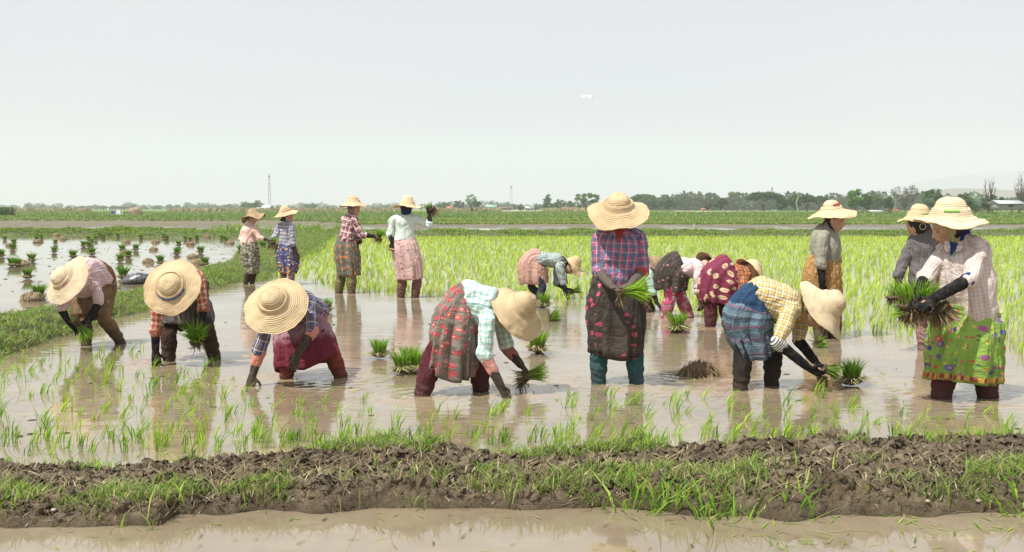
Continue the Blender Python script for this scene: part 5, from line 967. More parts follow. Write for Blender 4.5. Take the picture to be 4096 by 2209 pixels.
def place_bundle(meshes, loc, label, scale=1., rz=0., up=None, group=None, name='seedling_bundle'):
    e = empty(name, loc, label, 'seedling bundle', group); e.scale = (scale,) * 3
    if up is not None: e.rotation_euler = (Vector(up).to_track_quat('Z', 'Y')).to_euler()
    else: e.rotation_euler = (0, 0, rz)
    for nm, me in zip(('leaves', 'roots'), meshes):
        o = bpy.data.objects.new(nm, me); C.objects.link(o); o.parent = e
    return e
rs = np.random.RandomState(21); Kz = .43202
V_G = [bundle_meshes(100 + k, 170, .25, .045, .42, .30, 260, wd=.013, lumpr=.075, lumpc=(.22, .17, .10), rcols=STRAW[:3] + [(.34, .38, .14), (.28, .34, .10)]) for k in range(6)]
V_M = [bundle_meshes(120 + k, 26, .08, .05, .9, .3, 420, wd=.01, lumpr=.14, lumpc=(.26, .20, .12), mound=True, rcols=STRAW[:3] + ROOT[:2]) for k in range(3)]
greens = [(45, 488), (130, 527), (118, 578), (340, 492), (385, 478), (513, 527), (503, 606), (820, 492), (775, 552), (822, 556), (850, 522), (887, 490), (925, 456), (958, 472), (1003, 436), (1093, 462), (1305, 478), (1257, 586), (1133, 592), (1190, 652), (1115, 690), (1145, 848), (678, 655), (853, 628), (295, 690), (110, 732), (160, 735), (255, 848), (365, 1035), (12, 645), (1397, 450), (1515, 466), (1543, 486), (1655, 546), (1638, 626), (1717, 490), (1728, 456), (1765, 502), (1823, 487), (1855, 612), (1485, 712), (1900, 722), (2055, 482), (2093, 502), (1950, 450), (235, 436), (735, 428)]
mounds = [(350, 512), (515, 452), (1170, 512), (1440, 512), (1422, 582), (1765, 534), (1782, 655), (1372, 698), (1835, 716), (2130, 524), (1910, 467), (90, 545), (215, 728), (1135, 432), (1150, 620), (300, 1050), (585, 484)]
for k, (x, y) in enumerate(greens):
    p = gnd(x * Kz, 750 + y * Kz); place_bundle(V_G[k % 6], p + Vector((0, 0, .03)), SH_LABEL, (1.12 if y > 800 else 1.) * rs.uniform(.9, 1.12), rs.uniform(0, 6), group='seedling bundles in the left field')
for k, (x, y) in enumerate(mounds):
    p = gnd(x * Kz, 750 + y * Kz); place_bundle(V_M[k % 3], p + Vector((0, 0, .02)), 'brown heap of seedling roots lying low in the left flooded field', rs.uniform(.95, 1.3), rs.uniform(0, 6), group='root heaps in the left field', name='root_heap')
# bundles left on the grassy bund behind the two standing people at the left
for x, y, s_ in ((965, 1010, 1.2), (1000, 985, 1.1), (985, 1040, 1.2), (1052, 990, 1.1), (1046, 960, 1.)):
    p = gnd(x, y, .15); place_bundle(V_G[int(x) % 6], p, 'green seedling bundle set down on the bund beside the peach shirted person', s_, rs.uniform(0, 6), group='seedling bundles on the bund')
# bundles standing in the planters' own paddy, each told apart
def spot(px, py): return gnd(px / .62891, py / .62891)
def pb(seed, px, py, label, s_=1., lean=(0, 0, 1), **k):
    return place_bundle(bundle_meshes(seed, **k), spot(px, py) + Vector((0, 0, .03)), label, s_, up=lean)
big = dict(nb_=170, h=.25, r0=.05, spread=.36, roots=.3, nr=190, lumpr=.075, wd=.0085, cols=RICE_DARK + RICE[:2], lumpc=(.2, .16, .09), rcols=STRAW[:3] + [(.36, .40, .15), (.28, .34, .10)])
pb(201, 822, 786, 'seedling bundle in the water just right of the navy plaid person', .9, **big)
pb(202, 956, 902, 'seedling bundle standing alone left of the cluster behind the grey skirt', .85, **big)
pb(203, 1010, 940, 'leftmost bundle of the seedling cluster behind the grey flowered skirt', .88, **big)
pb(204, 1052, 938, 'rightmost bundle of the seedling cluster behind the grey flowered skirt', .9, **big)
pb(205, 1030, 922, 'rear middle bundle of the seedling cluster behind the grey flowered skirt', .82, **big)
pb(206, 1350, 888, 'seedling bundle standing just below the brim of the mint shirted person', 1.05, (.12, 0, 1), **big)
pb(207, 1370, 774, 'farthest seedling bundle behind the mint shirted person, near the salmon skirt', .95, **big)
pb(208, 1382, 808, 'seedling bundle fallen on its side behind the mint shirted person', .8, (.9, -.1, .35), **big)
pb(209, 1703, 836, 'seedling bundle standing before the person in pink flowered trousers', 1.1, **big)
pb(210, 2142, 970, 'tall dark seedling bundle standing right of the yellow shirted person', .98, (-.05, 0, 1), **dict(big, h=.25, nb_=170))
pb(211, 2055, 874, 'small limp seedling bundle floating behind the yellow shirted person', .8, (.6, -.5, .2), **dict(big, nb_=60, h=.18))
place_bundle(bundle_meshes(212, 34, .09, .05, 1.2, .24, 900, lumpr=.17, lumpc=(.16, .105, .06), mound=True, rcols=STRAW[:2] + ROOT[:2]), spot(1759, 944) + Vector((0, 0, .01)), 'big brown heap of bare roots between the centre person and the blue skirt', .88, name='root_heap')
# held sheaves (resting in the hands): at the hand point, leaves one way, roots the other
def held(seed, Z, x, y, Y, up, label, s_=1., **k):
    d = dict(nb_=90, h=.24, r0=.028, spread=.5, nr=90, lumpr=.035, wd=.008, rootdown=True, hang=.14, cols=RICE_DARK + RICE); d.update(k)
    return place_bundle(bundle_meshes(seed, **d), at(Z[0] + x * Z[2], Z[1] + y * Z[2], Y), label, s_, up=up)
def absorb(main, *extra):      # more roots of the same sheaf become its parts
    for e in extra:
        for ch in list(e.children): ch.parent = main; ch.matrix_parent_inverse = main.matrix_basis.inverted() @ e.matrix_basis
        bpy.data.objects.remove(e)
held(301, ZA, 735, 820, 10.2, (.55, -.1, -.75), 'green sheaf hanging leaves down from the hands of the pink gingham person', 1.)
held(302, ZA, 1815, 960, 9.28, (.05, -.6, .75), 'green sheaf dangling toward us from the hand of the orange plaid person', 1., spread=.85, h=.19, nb_=240, nr=160, cols=RICE_DARK + RICE + RICE, hang=.12, lumpr=.05)
held(304, ZC, 535, 640, 19.1, (.1, 0, .8), 'sheaf passed between the two standing people at the left', .95, h=.13, hang=.2, nr=120, lumpr=.06)
held(306, ZC, 1705, 590, 17.05, (.35, -.1, .93), 'bright sheaf held out by the red plaid person', 1., h=.24, hang=.12, nr=110, lumpr=.06)
held(307, ZC, 2290, 270, 16.3, (-.5, -.1, .8), 'sheaf raised overhead by the pale green shirted person', 1., h=.14, hang=.17, nr=150, lumpr=.07)
h308 = held(308, ZD, 1170, 1050, 7.9, (.97, -.15, .2), 'sheaf held sideways over the water by the mint shirted person', 1., nb_=120, h=.22, spread=.3, nr=110, hang=.12, lumpr=.045)
h318 = held(318, ZD, 1130, 1080, 7.92, (0, 0, 1), 'muddy roots trailing from the fist of the mint shirted person', 1., nb_=3, h=.03, nr=70, hang=.14, lumpr=.035)
held(309, ZE, 470, 690, 16.1, (.96, 0, .3), 'sheaf in the hands of the person in dark green gingham', .9)
h310 = held(310, ZE, 800, 690, 7.98, (.93, -.25, .12), 'bright green sheaf held across the waist of the standing centre person', 1., nb_=170, h=.27, spread=.35, nr=60, hang=.06, cols=RICE)
h320 = held(320, ZE, 775, 715, 8.0, (0, 0, 1), 'thin roots dangling below the hands of the standing centre person', 1., nb_=3, h=.03, nr=50, hang=.12, lumpr=.02)
held(312, ZF, 545, 555, 13.1, (0, 0, 1), 'limp dark sheaf hanging from the hand of the pink striped person', .8, nb_=20, nr=50)
h314 = held(314, ZF, 1600, 1120, 7.98, (.93, -.1, -.3), 'dark green sheaf pointing right from the hands of the yellow plaid person', 1., nb_=110, h=.17, spread=.3, nr=30, hang=.05, cols=RICE_DARK)
h324 = held(324, ZF, 1580, 1200, 7.95, (0, 0, 1), 'dripping muddy root clod under the hands of the yellow plaid person', 1., nb_=3, h=.03, nr=80, hang=.10, lumpr=.04)
held(316, ZG, 655, 680, 10.1, (.0, 0, 1), 'brown rooted sheaf hanging from the hand of the dark pinstriped person', 1., h=.2, nb_=40, hang=.10, nr=160, lumpr=.07)
h317 = held(317, ZG, 795, 720, 7.42, (-.08, -.1, 1), 'big armful of green seedlings with brown roots held by the cream shirted person', 1., nb_=330, h=.22, r0=.10, spread=.42, nr=260, hang=.17, lumpr=.11)
h327 = held(327, ZG, 930, 745, 7.35, (-.5, -.1, .7), 'brown root end of the armful tucked against the lime flowered skirt', 1., nb_=30, h=.06, r0=.07, nr=700, hang=.17, lumpr=.075, spread=.9)
h328 = held(328, ZG, 735, 760, 7.42, (-.7, -.2, .5), 'muddy sheaf sagging at the left end of the cream shirted person\'s armful', 1., nb_=60, h=.10, r0=.06, nr=260, hang=.15, lumpr=.07, spread=.8)
absorb(h308, h318); absorb(h310, h320); absorb(h314, h324); absorb(h317, h327, h328)
# --- single rice plants: the foreground ones are objects, the planted field beyond is one mass
def tuft_arrays(rs, B, h, nbl, wd, lean=(.28, 0), cols=RICE, sp=.22):
    n = len(B); m = n * nbl; Bp = np.repeat(B, nbl, 0); Bp[:, :2] += rs.normal(size=(m, 2)) * .012
    tl = np.repeat(rs.normal(size=(n, 2)) * .12 + np.array(lean), nbl, 0) + rs.normal(size=(m, 2)) * sp
    hh = np.repeat(rs.uniform(.7, 1.25, n), nbl) * h * rs.uniform(.55, 1.1, m)
    cc = np.repeat(pick(rs, n, cols, .12), nbl, 0) * (1 + .12 * rs.normal(size=(m, 1)))
    return blades(Bp, hh, wd * rs.uniform(.7, 1.3, m), tl, rs.uniform(-1., 1., m), cc, .1)
rs = np.random.RandomState(77)
tm = []
for k in range(14):
    V, F, K = tuft_arrays(rs, np.zeros((1, 3)) - np.array([[0, 0, .02]]), rs.uniform(.13, .20), rs.randint(4, 10), .006, (.34, -.05), RICE, .24); tm.append(mk_mesh('rice_seedling', V, F, M_leaf, {'col': K}, False))
pts = []
dx = .27
def free(px, py, x, y):
    """keep the churned water round the planters empty"""
    for k, d in PEOPLE.items():
        for a in ('anL', 'anR'):
            q = d['W'][a]
            if (q.x - x) ** 2 + ((q.y - y) * .8) ** 2 < .16: return False
    return True
for j in range(60):
    for i in range(-40, 41):
        y = 5.75 + j * .17 + rs.normal() * .06; x = i * .24 + (j % 2) * .12 + rs.normal() * .06
        px, py = project([(x, y, 0)]); px = px[0] * .62891; py = py[0] * .62891
        if px < -40 or px > 2620: continue
        top = 872 if px < 380 else (885 if px < 560 else (945 if px < 640 else (1000 if px < 1000 else (1010 if px < 1420 else (975 if px < 2150 else 1040)))))
        bot = np.interp(px, [0, 600, 1000, 1600, 2000, 2576], [1150, 1140, 1130, 1120, 1110, 1100])
        if px < 380 and py < 905 - .0 and px < 120: continue
        if top < py < bot and free(px, py, x, y):
            dens = .8 if px < 1000 else (.5 if px < 1400 else .85)
            if px < 620 and py < 990: dens = .9
            if rs.rand() < dens: pts.append((y, x))
pts.sort(); rest_pts = pts[300:]; pts = pts[:300]
L1 = 'young rice seedling standing alone in the shallow brown foreground water'
for k, (y, x) in enumerate(pts):
    o = obj('rice_seedling', tm[k % 14], label=L1, cat='rice plant', group='newly set rice seedlings in the foreground water')
    o.location = (x, y, 0); s_ = rs.uniform(.55, 1.2); o.scale = (s_, s_, s_ * rs.uniform(.8, 1.05)); o.rotation_euler = (0, 0, rs.uniform(-.5, .5))
if rest_pts:
    V, F, K = tuft_arrays(rs, np.array([(x, y, -.02) for y, x in rest_pts]), .15, 7, .006, (.32, -.05), RICE, .24)
    obj('farther_seedlings', mk_mesh('farther_seedlings', V, F, M_leaf, {'col': K}, False), label='thin scatter of rice seedlings nearer the feet of the bending people', cat='rice', kind='stuff')
# planted field
edge = [(640, 700), (760, 700), (850, 728), (1000, 745), (1300, 752), (1460, 770), (1660, 775), (1760, 800), (1900, 815), (2100, 850), (2250, 845), (2400, 872), (2576, 900), (3000, 940)]
ex = [e[0] for e in edge]; ey = [e[1] for e in edge]
Y0, Y1 = 9., 51.5; B = []
rs = np.random.RandomState(5)
yy = Y0
while yy < Y1:
    st = .19 if yy < 20 else (.215 if yy < 32 else .235)
    xs = np.arange(-.32 * yy - 2, .64 * yy + 2, st); B.append(np.stack([xs + rs.normal(size=len(xs)) * .045, yy + rs.normal(size=len(xs)) * .045, 0 * xs], 1)); yy += st
B = np.concatenate(B); px, py = project(B); px *= .62891; py *= .62891
left = np.interp(py, [590, 620, 660, 690, 715], [850, 800, 742, 700, 660])      # right foot of the grassy bund
keep = (py < np.interp(px, ex, ey) + 6 * fbm(np.stack([px * .02, 0 * px, 0 * px], 1), 2)) & (px > left) & (px < 3000)
B = B[keep]; B = B[rs.rand(len(B)) < .93]
ok = np.ones(len(B), bool)
for k, d in PEOPLE.items():
    for a in ('anL', 'anR'): q = d['W'][a]; ok &= ((B[:, 0] - q.x) ** 2 + (B[:, 1] - q.y) ** 2) > .06
B = B[ok]; B[:, 2] = -.02
n_, m_, f_ = B[:, 1] < 18, (B[:, 1] >= 18) & (B[:, 1] < 32), B[:, 1] >= 32
FIELD = [(.48, .67, .075), (.56, .75, .11), (.40, .60, .055), (.62, .78, .18)]
V, F, K = merge_blades([tuft_arrays(rs, B[n_], .18, 6, .008, (.22, -.02), FIELD), tuft_arrays(rs, B[m_], .165, 5, .010, (.2, 0), FIELD), tuft_arrays(rs, B[f_], .15, 4, .014, (.18, 0), FIELD)])
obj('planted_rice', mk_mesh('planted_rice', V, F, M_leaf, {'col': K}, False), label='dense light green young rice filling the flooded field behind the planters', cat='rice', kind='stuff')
# tufts growing along the grassy bund foot and the paddy rim
V, F, K = tuft_arrays(rs, np.array([(p.x + rs.normal() * .1, p.y + rs.normal() * .08, 0) for p in [gnd(*q) for q in np.stack([rs.uniform(0, 4096, 170), rs.uniform(1740, 1800, 170)], 1)]]), .12, 6, .006, (.2, 0), RICE + GREEN)
obj('rim_grass', mk_mesh('rim_grass', V, F, M_leaf, {'col': K}, False), label='loose grass and stray rice along the water side of the mud bank', cat='grass', kind='stuff')
# broken leaves and bits floating on the water
def floaters(n, xr, yr, cols, l=.05, wd=.006):
    P = np.stack([rs.uniform(*xr, n), rs.uniform(*yr, n), np.full(n, .004)], 1); L = rs.normal(size=(n, 2)); L /= np.linalg.norm(L, axis=1)[:, None]
    return blades(P, np.full(n, .01) * 1., wd * rs.uniform(.6, 1.6, n), L * rs.uniform(.4, 1., (n, 1)) * l / .01, np.arctan2(L[:, 1], L[:, 0]) + 1.57, pick(rs, n, cols), .7)
V, F, K = merge_blades([floaters(1500, (-4, 4), (5.7, 9.0), RICE + [(.50, .48, .2)], .15), floaters(150, (-2.5, 2.6), (3.9, 4.9), GREEN + STRAW, .09), floaters(90, (1, 2.4), (4.2, 4.9), GREEN, .12)])
obj('floating_leaves', mk_mesh('floating_leaves', V, F, M_leaf, {'col': K}, False), label='scattered cut leaves floating flat on the muddy water', cat='leaves', kind='stuff')
def crumbs(n, fn, s0, s1, mat, name, label, cat):
    V = []; F = []; base = []
    v0, f0 = lump(rs, 1, .45, seed=3); k0 = 0
    for k in range(n):
        x, y = fn(); s_ = rs.uniform(s0, s1); a = rs.uniform(0, 6.28); c_, s2 = math.cos(a), math.sin(a)
        M_ = np.array([[c_, s2, 0], [-s2, c_, 0], [0, 0, 1]]); V.append(v0[::1] * [s_, s_ * rs.uniform(.5, 1), s_ * rs.uniform(.3, .8)] @ M_ + [x, y, 0]); F.append(f0 + k0); k0 += len(v0)
    obj(name, mk_mesh(name, np.concatenate(V), np.concatenate(F), mat), label=label, cat=cat, kind='stuff')
def f1():
    while True:
        x, y = rs.uniform(-15, 0), rs.uniform(12, 54); px, py = project([(x, y, 0)]); X, Y_ = px[0] * .62891, py[0] * .62891
        if X > -30 and Y_ > 594 and X < np.interp(Y_, [590, 650, 705, 745, 800], [820, 590, 420, 200, 0]): return x, y
crumbs(420, f1, .01, .045, M_mud, 'mud_crumbs', 'small mud clods breaking the still water of the left field', 'mud')
def f2():
    x, y = rs.uniform(-3.5, 3.5), rs.uniform(6, 13); return x, y
crumbs(90, f2, .008, .03, M_mud, 'floating_mud', 'small mud clods in the churned water round the planters', 'mud')
# crumpled grey plastic sheet by the bund
def sack():
    v, f = lump(rs, .5, .42, amp=.15, seed=9); v = v * [1.05, .5, 1]; v += nrm(v) * (fbm(v * 9, 4) * .06)[:, None]
    t = NT('grey_plastic', .3, .6); n = t.noise(t.pos(), 14, 4); t.col(t.mix(t.ramp(n, (.4, 0.), (.6, 1.)), (.03, .035, .04), (.15, .16, .17))); t.bump(n, .4, .03)
    o = obj('plastic_bag', mk_mesh('plastic_bag', v, f, t.m), label='crumpled grey plastic bag lying at the water edge of the left bund', cat='bag'); p = gnd(548, 1136); o.scale = (.5, .6, .5); o.location = (p.x, p.y, .08); o.rotation_euler = (0, -.12, .15)
sack()
# snail shells and stones on the mud bank
M_shell = plain('shell', (.42, .34, .26), .6); M_white = plain('white_shell', (.7, .66, .6), .5)
shells = [(215, 2055, 'pale snail shell at the far left foot of the mud bank'), (330, 2048, 'brown coiled snail shell low on the left of the mud bank'), (420, 1942, 'small snail shell on the bare mud at the left'), (1570, 1828, 'pale round stone on top of the mud bank left of centre'), (2466, 1842, 'grey stone on top of the mud bank right of centre'), (3715, 1984, 'tiny pale shell on the mud at the right'), (3708, 2010, 'grey pebble just below the tiny pale shell'), (3912, 2018, 'pale pebble at the wet foot of the bank, far right')]
for k, (px, py, lb) in enumerate(shells):
    best = None; P = nb.P.reshape(-1, 3); X, Y_ = project(P); d = (X - px) ** 2 + (Y_ - py) ** 2; q = P[np.argmin(d)]
    v, f = lump(rs, 1, .7, amp=.12, seed=k); o = obj('snail_shell' if 'shell' in lb else 'stone', mk_mesh('shell', v * .011, f, M_shell), label=lb, cat='shell' if 'shell' in lb else 'stone'); o.location = (q[0], q[1], q[2] + .012)
# ================================================================= trees, village, birds
M_bark = plain('bark', (.10, .08, .065), .9, .3, 3); 
def D(px, py, Y): return at(px / .62891, py / .62891, Y)
TREE_C = dict(green=[(.05, .125, .03), (.075, .16, .04), (.11, .20, .05)], dark=[(.035, .085, .025), (.055, .115, .035), (.075, .14, .045)], bright=[(.09, .22, .04), (.13, .28, .05), (.17, .32, .07)], brown=[(.17, .13, .10), (.13, .11, .08), (.10, .12, .06)], pale=[(.16, .20, .10), (.22, .24, .14), (.12, .16, .08)])
def tree(px, top, base, hw, Y, kind, tone, label, seed, dens=1.):
    rs = np.random.RandomState(seed); b = D(px, base, Y); t = D(px, top, Y); b.z = min(b.z, .05); H = t.z - b.z; W_ = hw * Y / 2762
    root = Vector((b.x, Y, 0)); e = empty('tree' if kind != 'bush' else 'bush', root, label, 'tree' if kind != 'bush' else 'bush', 'trees along the horizon' if kind != 'bush' else 'bushes along the horizon')
    cl = []; nC = {'round': 46, 'umbrella': 60, 'cone': 34, 'bare': 26, 'sparse': 30, 'bush': 26}[kind]
    for k in range(nC):
        for _ in range(40):
            u = rs.uniform(-1, 1, 3)
            if kind == 'umbrella':
                if u[0] ** 2 + u[1] ** 2 > 1: continue
                z = .62 + .38 * (1 - (u[0] ** 2 + u[1] ** 2)) ** .6 * rs.uniform(.75, 1); 
                if abs(u[0]) > .5 and rs.rand() < .3: z -= .12
            elif kind == 'cone':
                z = rs.uniform(.12, 1) ; w1 = (1.05 - z) ** .8
                if u[0] ** 2 + u[1] ** 2 > w1 * w1: continue
            elif kind == 'bush':
                if (u ** 2).sum() > 1 or u[2] < 0: continue
                z = .1 + u[2] * .85
            else:
                if (u ** 2).sum() > 1 or (u ** 2).sum() < .15: continue
                z = (.22 if kind == 'round' else .35) + (.39 if kind == 'round' else .32) * (u[2] + 1)
            break
        if kind == 'round' and rs.rand() < .12: continue
        cl.append((u[0] * W_ * .9, u[1] * W_ * .7, z * H * rs.uniform(.93, 1.0)))
    cl = np.array(cl); rr_ = max(H * (.10 if kind != 'umbrella' else .08), W_ * .16) * .75
    if kind != 'bush':
        z0 = cl[:, 2].min(); cl[:, 2] = z0 + (cl[:, 2] - z0) * (H - rr_ - z0) / max(1e-3, cl[:, 2].max() - z0)
        cl[:, 0] *= max(.3, (W_ - rr_)) / max(1e-3, np.abs(cl[:, 0]).max())
    # trunk and limbs
    parts = []; tr = max(.12, H * (.022 if kind != 'umbrella' else .03)); fork = H * (.3 if kind != 'cone' else .9)
    if kind != 'bush':
        parts.append(loft([(Vector((0, 0, -.2)), tr * 1.3, tr * 1.3), (Vector((rs.normal() * .15, 0, fork * .5)), tr, tr), (Vector((rs.normal() * .3, 0, fork)), tr * .8, tr * .8)], k=3, seg=8))
    nl = {'bare': 26, 'sparse': 14, 'umbrella': 12}.get(kind, 6)
    for c_ in cl[rs.permutation(len(cl))[:nl]]:
        s0 = Vector((0, 0, fork * rs.uniform(.6, 1) * (1 if kind != 'bush' else 0))); e_ = Vector(c_); m = s0.lerp(e_, .5) + Vector((rs.normal() * H * .03, 0, -H * .02 + rs.normal() * H * .02))
        if kind == 'bare': e_ = e_ + Vector((0, 0, H * .05)); 
        parts.append(loft([(s0, tr * .5, tr * .5), (m, tr * .3, tr * .3), (e_, tr * .08, tr * .08)], k=3, seg=5, caps=False))
        if kind in ('bare', 'sparse'):
            for _ in range(7 if kind == 'bare' else 3):
                q = m.lerp(e_, rs.uniform(.1, 1)); f = q + Vector((rs.normal() * W_ * .22, rs.normal() * W_ * .2, abs(rs.normal()) * H * .09)); parts.append(loft([(q, tr * .14, tr * .14), (q.lerp(f, .5) + Vector((0, 0, .1)), tr * .1, tr * .1), (f, tr * .04, tr * .04)], k=1, seg=4, caps=False))
    V, F = join(parts); obj('trunk', mk_mesh('trunk', V, F, M_bark), e).location = root
    if kind == 'bare' and tone != 'brown': return
    nq = int({'round': 150, 'umbrella': 120, 'cone': 120, 'bare': 40, 'sparse': 60, 'bush': 110}[kind] * dens); r_ = (H * .10 if kind != 'umbrella' else H * .08); r_ = max(r_, W_ * .16)
    P = np.repeat(cl, nq, 0); g = rs.normal(size=P.shape); g /= np.linalg.norm(g, axis=1)[:, None]; P = P + g * r_ * rs.uniform(.3, 1.15, (len(P), 1)) * np.array([1.25, 1, .72])
    sz = H * .024 * rs.uniform(.5, 1.5, len(P)) * (.7 if kind in ('bare', 'sparse') else 1); u = rs.normal(size=P.shape); u /= np.linalg.norm(u, axis=1)[:, None]; w_ = np.cross(u, rs.normal(size=P.shape)); w_ /= np.linalg.norm(w_, axis=1)[:, None]
    u *= sz[:, None]; w_ *= sz[:, None] * .7; V = np.stack([P - u, P + w_, P + u, P - w_], 1).reshape(-1, 3); V[:, 2] = np.maximum(V[:, 2], .02); i = np.arange(len(P))[:, None] * 4
    cc = np.array(TREE_C[tone])[rs.randint(0, 3, len(cl))]; cc = np.repeat(cc, nq, 0) * (1 + .22 * rs.normal(size=(len(P), 1))).clip(.5, 1.7)
    K = np.repeat(np.hstack([cc, np.ones((len(P), 1))]), 4, 0); obj('crown', mk_mesh('crown', V, np.hstack([i, i + 1, i + 2, i + 3]), M_crown, {'col': K}, False), e).location = root
def fixloc():
    for o in C.objects:
        if o.name.startswith(('trunk', 'crown')): o.matrix_parent_inverse = Matrix.Identity(4); o.location = (0, 0, 0)
T = [ # x, top, base, half width, distance, kind, tone, label
 (138, 519, 527, 8, 900, 'round', 'green', 'small round tree on the far left horizon above the reeds'),
 (204, 518, 527, 8, 850, 'round', 'dark', 'small dark tree on the horizon left of the bamboo frame shed'),
 (258, 517, 528, 14, 1300, 'umbrella', 'green', 'flat hazy tree on the horizon above the bamboo frame shed'),
 (402, 518, 529, 11, 1200, 'umbrella', 'green', 'flat topped hazy tree left of the row of slim horizon trees'),
 (425, 514, 529, 8, 1200, 'round', 'green', 'hazy narrow tree left of the paired bright trees'),
 (447, 513, 529, 8, 800, 'sparse', 'bright', 'left one of the paired light green trees on the left horizon'),
 (470, 508, 529, 8, 800, 'sparse', 'bright', 'tallest slim light green tree on the left horizon'),
 (548, 517, 529, 16, 1200, 'round', 'green', 'hazy wide tree between the slim bright trees and the dome tree'),
 (578, 513, 529, 13, 1000, 'round', 'green', 'small dome tree left of the big bushy tree with huts'),
 (622, 507, 529, 20, 650, 'round', 'green', 'left half of the big bushy tree beside the tin roofed hut'),
 (648, 504, 529, 17, 640, 'round', 'green', 'right half of the big bushy tree beside the tin roofed hut'),
 (693, 516, 529, 9, 500, 'sparse', 'bright', 'small light tree just right of the tin roofed hut'),
 (779, 512, 530, 20, 700, 'round', 'green', 'hazy rounded tree between the profile people and the red plaid one'),
 (822, 519, 531, 9, 500, 'sparse', 'green', 'small loose tree left of the red plaid person'),
 (860, 521, 531, 12, 500, 'round', 'green', 'low bushy tree right behind the red plaid person'),
 (942, 521, 532, 10, 520, 'round', 'green', 'low tree between the red plaid and pale green people'),
 (968, 518, 532, 15, 460, 'sparse', 'pale', 'straggly pale tree left of the pale green shirted person'),
 (1116, 508, 532, 20, 620, 'round', 'green', 'hazy round tree right of the raised sheaf'),
 (1154, 505, 532, 14, 600, 'round', 'dark', 'hazy tree left of the tall open crowned tree'),
 (1184, 487, 532, 15, 480, 'sparse', 'bright', 'tall open crowned tree right of the raised sheaf'),
 (1200, 501, 532, 14, 470, 'round', 'green', 'bushy tree leaning against the tall open crowned tree'),
 (1295, 514, 533, 9, 560, 'sparse', 'dark', 'thin brownish tree just right of the village radio mast'),
 (1310, 513, 533, 10, 500, 'round', 'pale', 'pale round tree beside the small golden spire'),
 (1347, 511, 533, 18, 430, 'sparse', 'green', 'low palm like tree below the conical tree'),
 (1376, 489, 532, 14, 560, 'cone', 'dark', 'tall conical conifer among the village trees'),
 (1394, 509, 533, 12, 470, 'round', 'green', 'round tree right of the conical conifer'),
 (1410, 503, 533, 14, 600, 'round', 'green', 'hazy tree left of the white house'),
 (1434, 506, 532, 12, 620, 'round', 'green', 'tree rising right behind the white house'),
 (1476, 485, 532, 32, 480, 'round', 'green', 'big broad domed tree left of the centre person hat'),
 (1620, 488, 533, 38, 520, 'umbrella', 'green', 'spreading flat topped tree right of the centre person hat'),
 (1642, 502, 533, 22, 480, 'round', 'dark', 'dark bushy tree under the flat topped tree'),
 (1682, 500, 534, 24, 430, 'round', 'dark', 'dark rounded tree in the middle of the hazy wood'),
 (1672, 491, 533, 12, 640, 'round', 'green', 'taller hazy tree behind the dark rounded one'),
 (1720, 491, 534, 22, 620, 'round', 'green', 'hazy tree in the wood above the water egret'),
 (1752, 488, 534, 22, 620, 'round', 'pale', 'pale blossoming tree in the wood right of the egret'),
 (1790, 487, 534, 22, 620, 'round', 'green', 'hazy green tree of the wood behind the little red gate'),
 (1812, 499, 536, 20, 400, 'round', 'dark', 'dark low tree left of the great spreading rain tree'),
 (1845, 485, 534, 24, 620, 'round', 'pale', 'pale hazy tree left behind the great rain tree'),
 (1780, 508, 536, 12, 420, 'round', 'brown', 'brownish leafy tree left of the great rain tree'),
 (1920, 482, 537, 48, 360, 'umbrella', 'dark', 'great spreading rain tree left of the dead pole'),
 (1966, 496, 537, 16, 370, 'round', 'dark', 'dark shoulder tree right under the great rain tree'),
 (2000, 490, 537, 18, 380, 'round', 'green', 'dense tree right behind the dead pole'),
 (2030, 491, 537, 30, 360, 'umbrella', 'dark', 'second flat spreading tree left of the grey shirted person hat'),
 (2062, 495, 537, 22, 400, 'umbrella', 'dark', 'flat tree half hidden by the grey shirted person hat'),
 (2117, 494, 537, 20, 520, 'sparse', 'brown', 'brown thin leaved tree above the wide brim'),
 (2152, 476, 538, 22, 300, 'round', 'bright', 'tall bright dense tree right of the grey shirted person'),
 (2178, 488, 538, 16, 300, 'round', 'green', 'lower green tree at the right side of the tall bright one'),
 (2205, 495, 538, 18, 420, 'round', 'green', 'hazy tree between the bright tree and the bare brown one'),
 (2196, 484, 538, 10, 480, 'bare', 'brown', 'small leafless tree behind the bright dense tree'),
 (2234, 498, 538, 16, 340, 'round', 'dark', 'small dark tree at the left foot of the bare brown tree'),
 (2276, 465, 538, 38, 300, 'bare', 'brown', 'large nearly leafless brown tree left of the pinstriped person'),
 (2349, 476, 538, 32, 300, 'round', 'green', 'green tree above the hat of the pinstriped person'),
 (2427, 485, 538, 24, 260, 'round', 'green', 'round green tree above the brim of the cream shirted person'),
 (2488, 446, 538, 24, 250, 'bare', 'none', 'tall leafless tree left of the stilt house'),
 (2498, 489, 538, 32, 250, 'round', 'green', 'green bushy tree at the foot of the tall leafless tree'),
 (2567, 438, 538, 26, 230, 'bare', 'none', 'leafless tree at the right edge above the stilt house'),
 (2455, 512, 540, 16, 240, 'round', 'green', 'low leafy tree between the round tree and the stilt house')]
for k, a in enumerate(T): tree(*a[:6], a[6] if a[6] != 'none' else 'green', a[7], 400 + k) if a[6] != 'none' else tree(*a[:6], 'none', a[7], 400 + k)
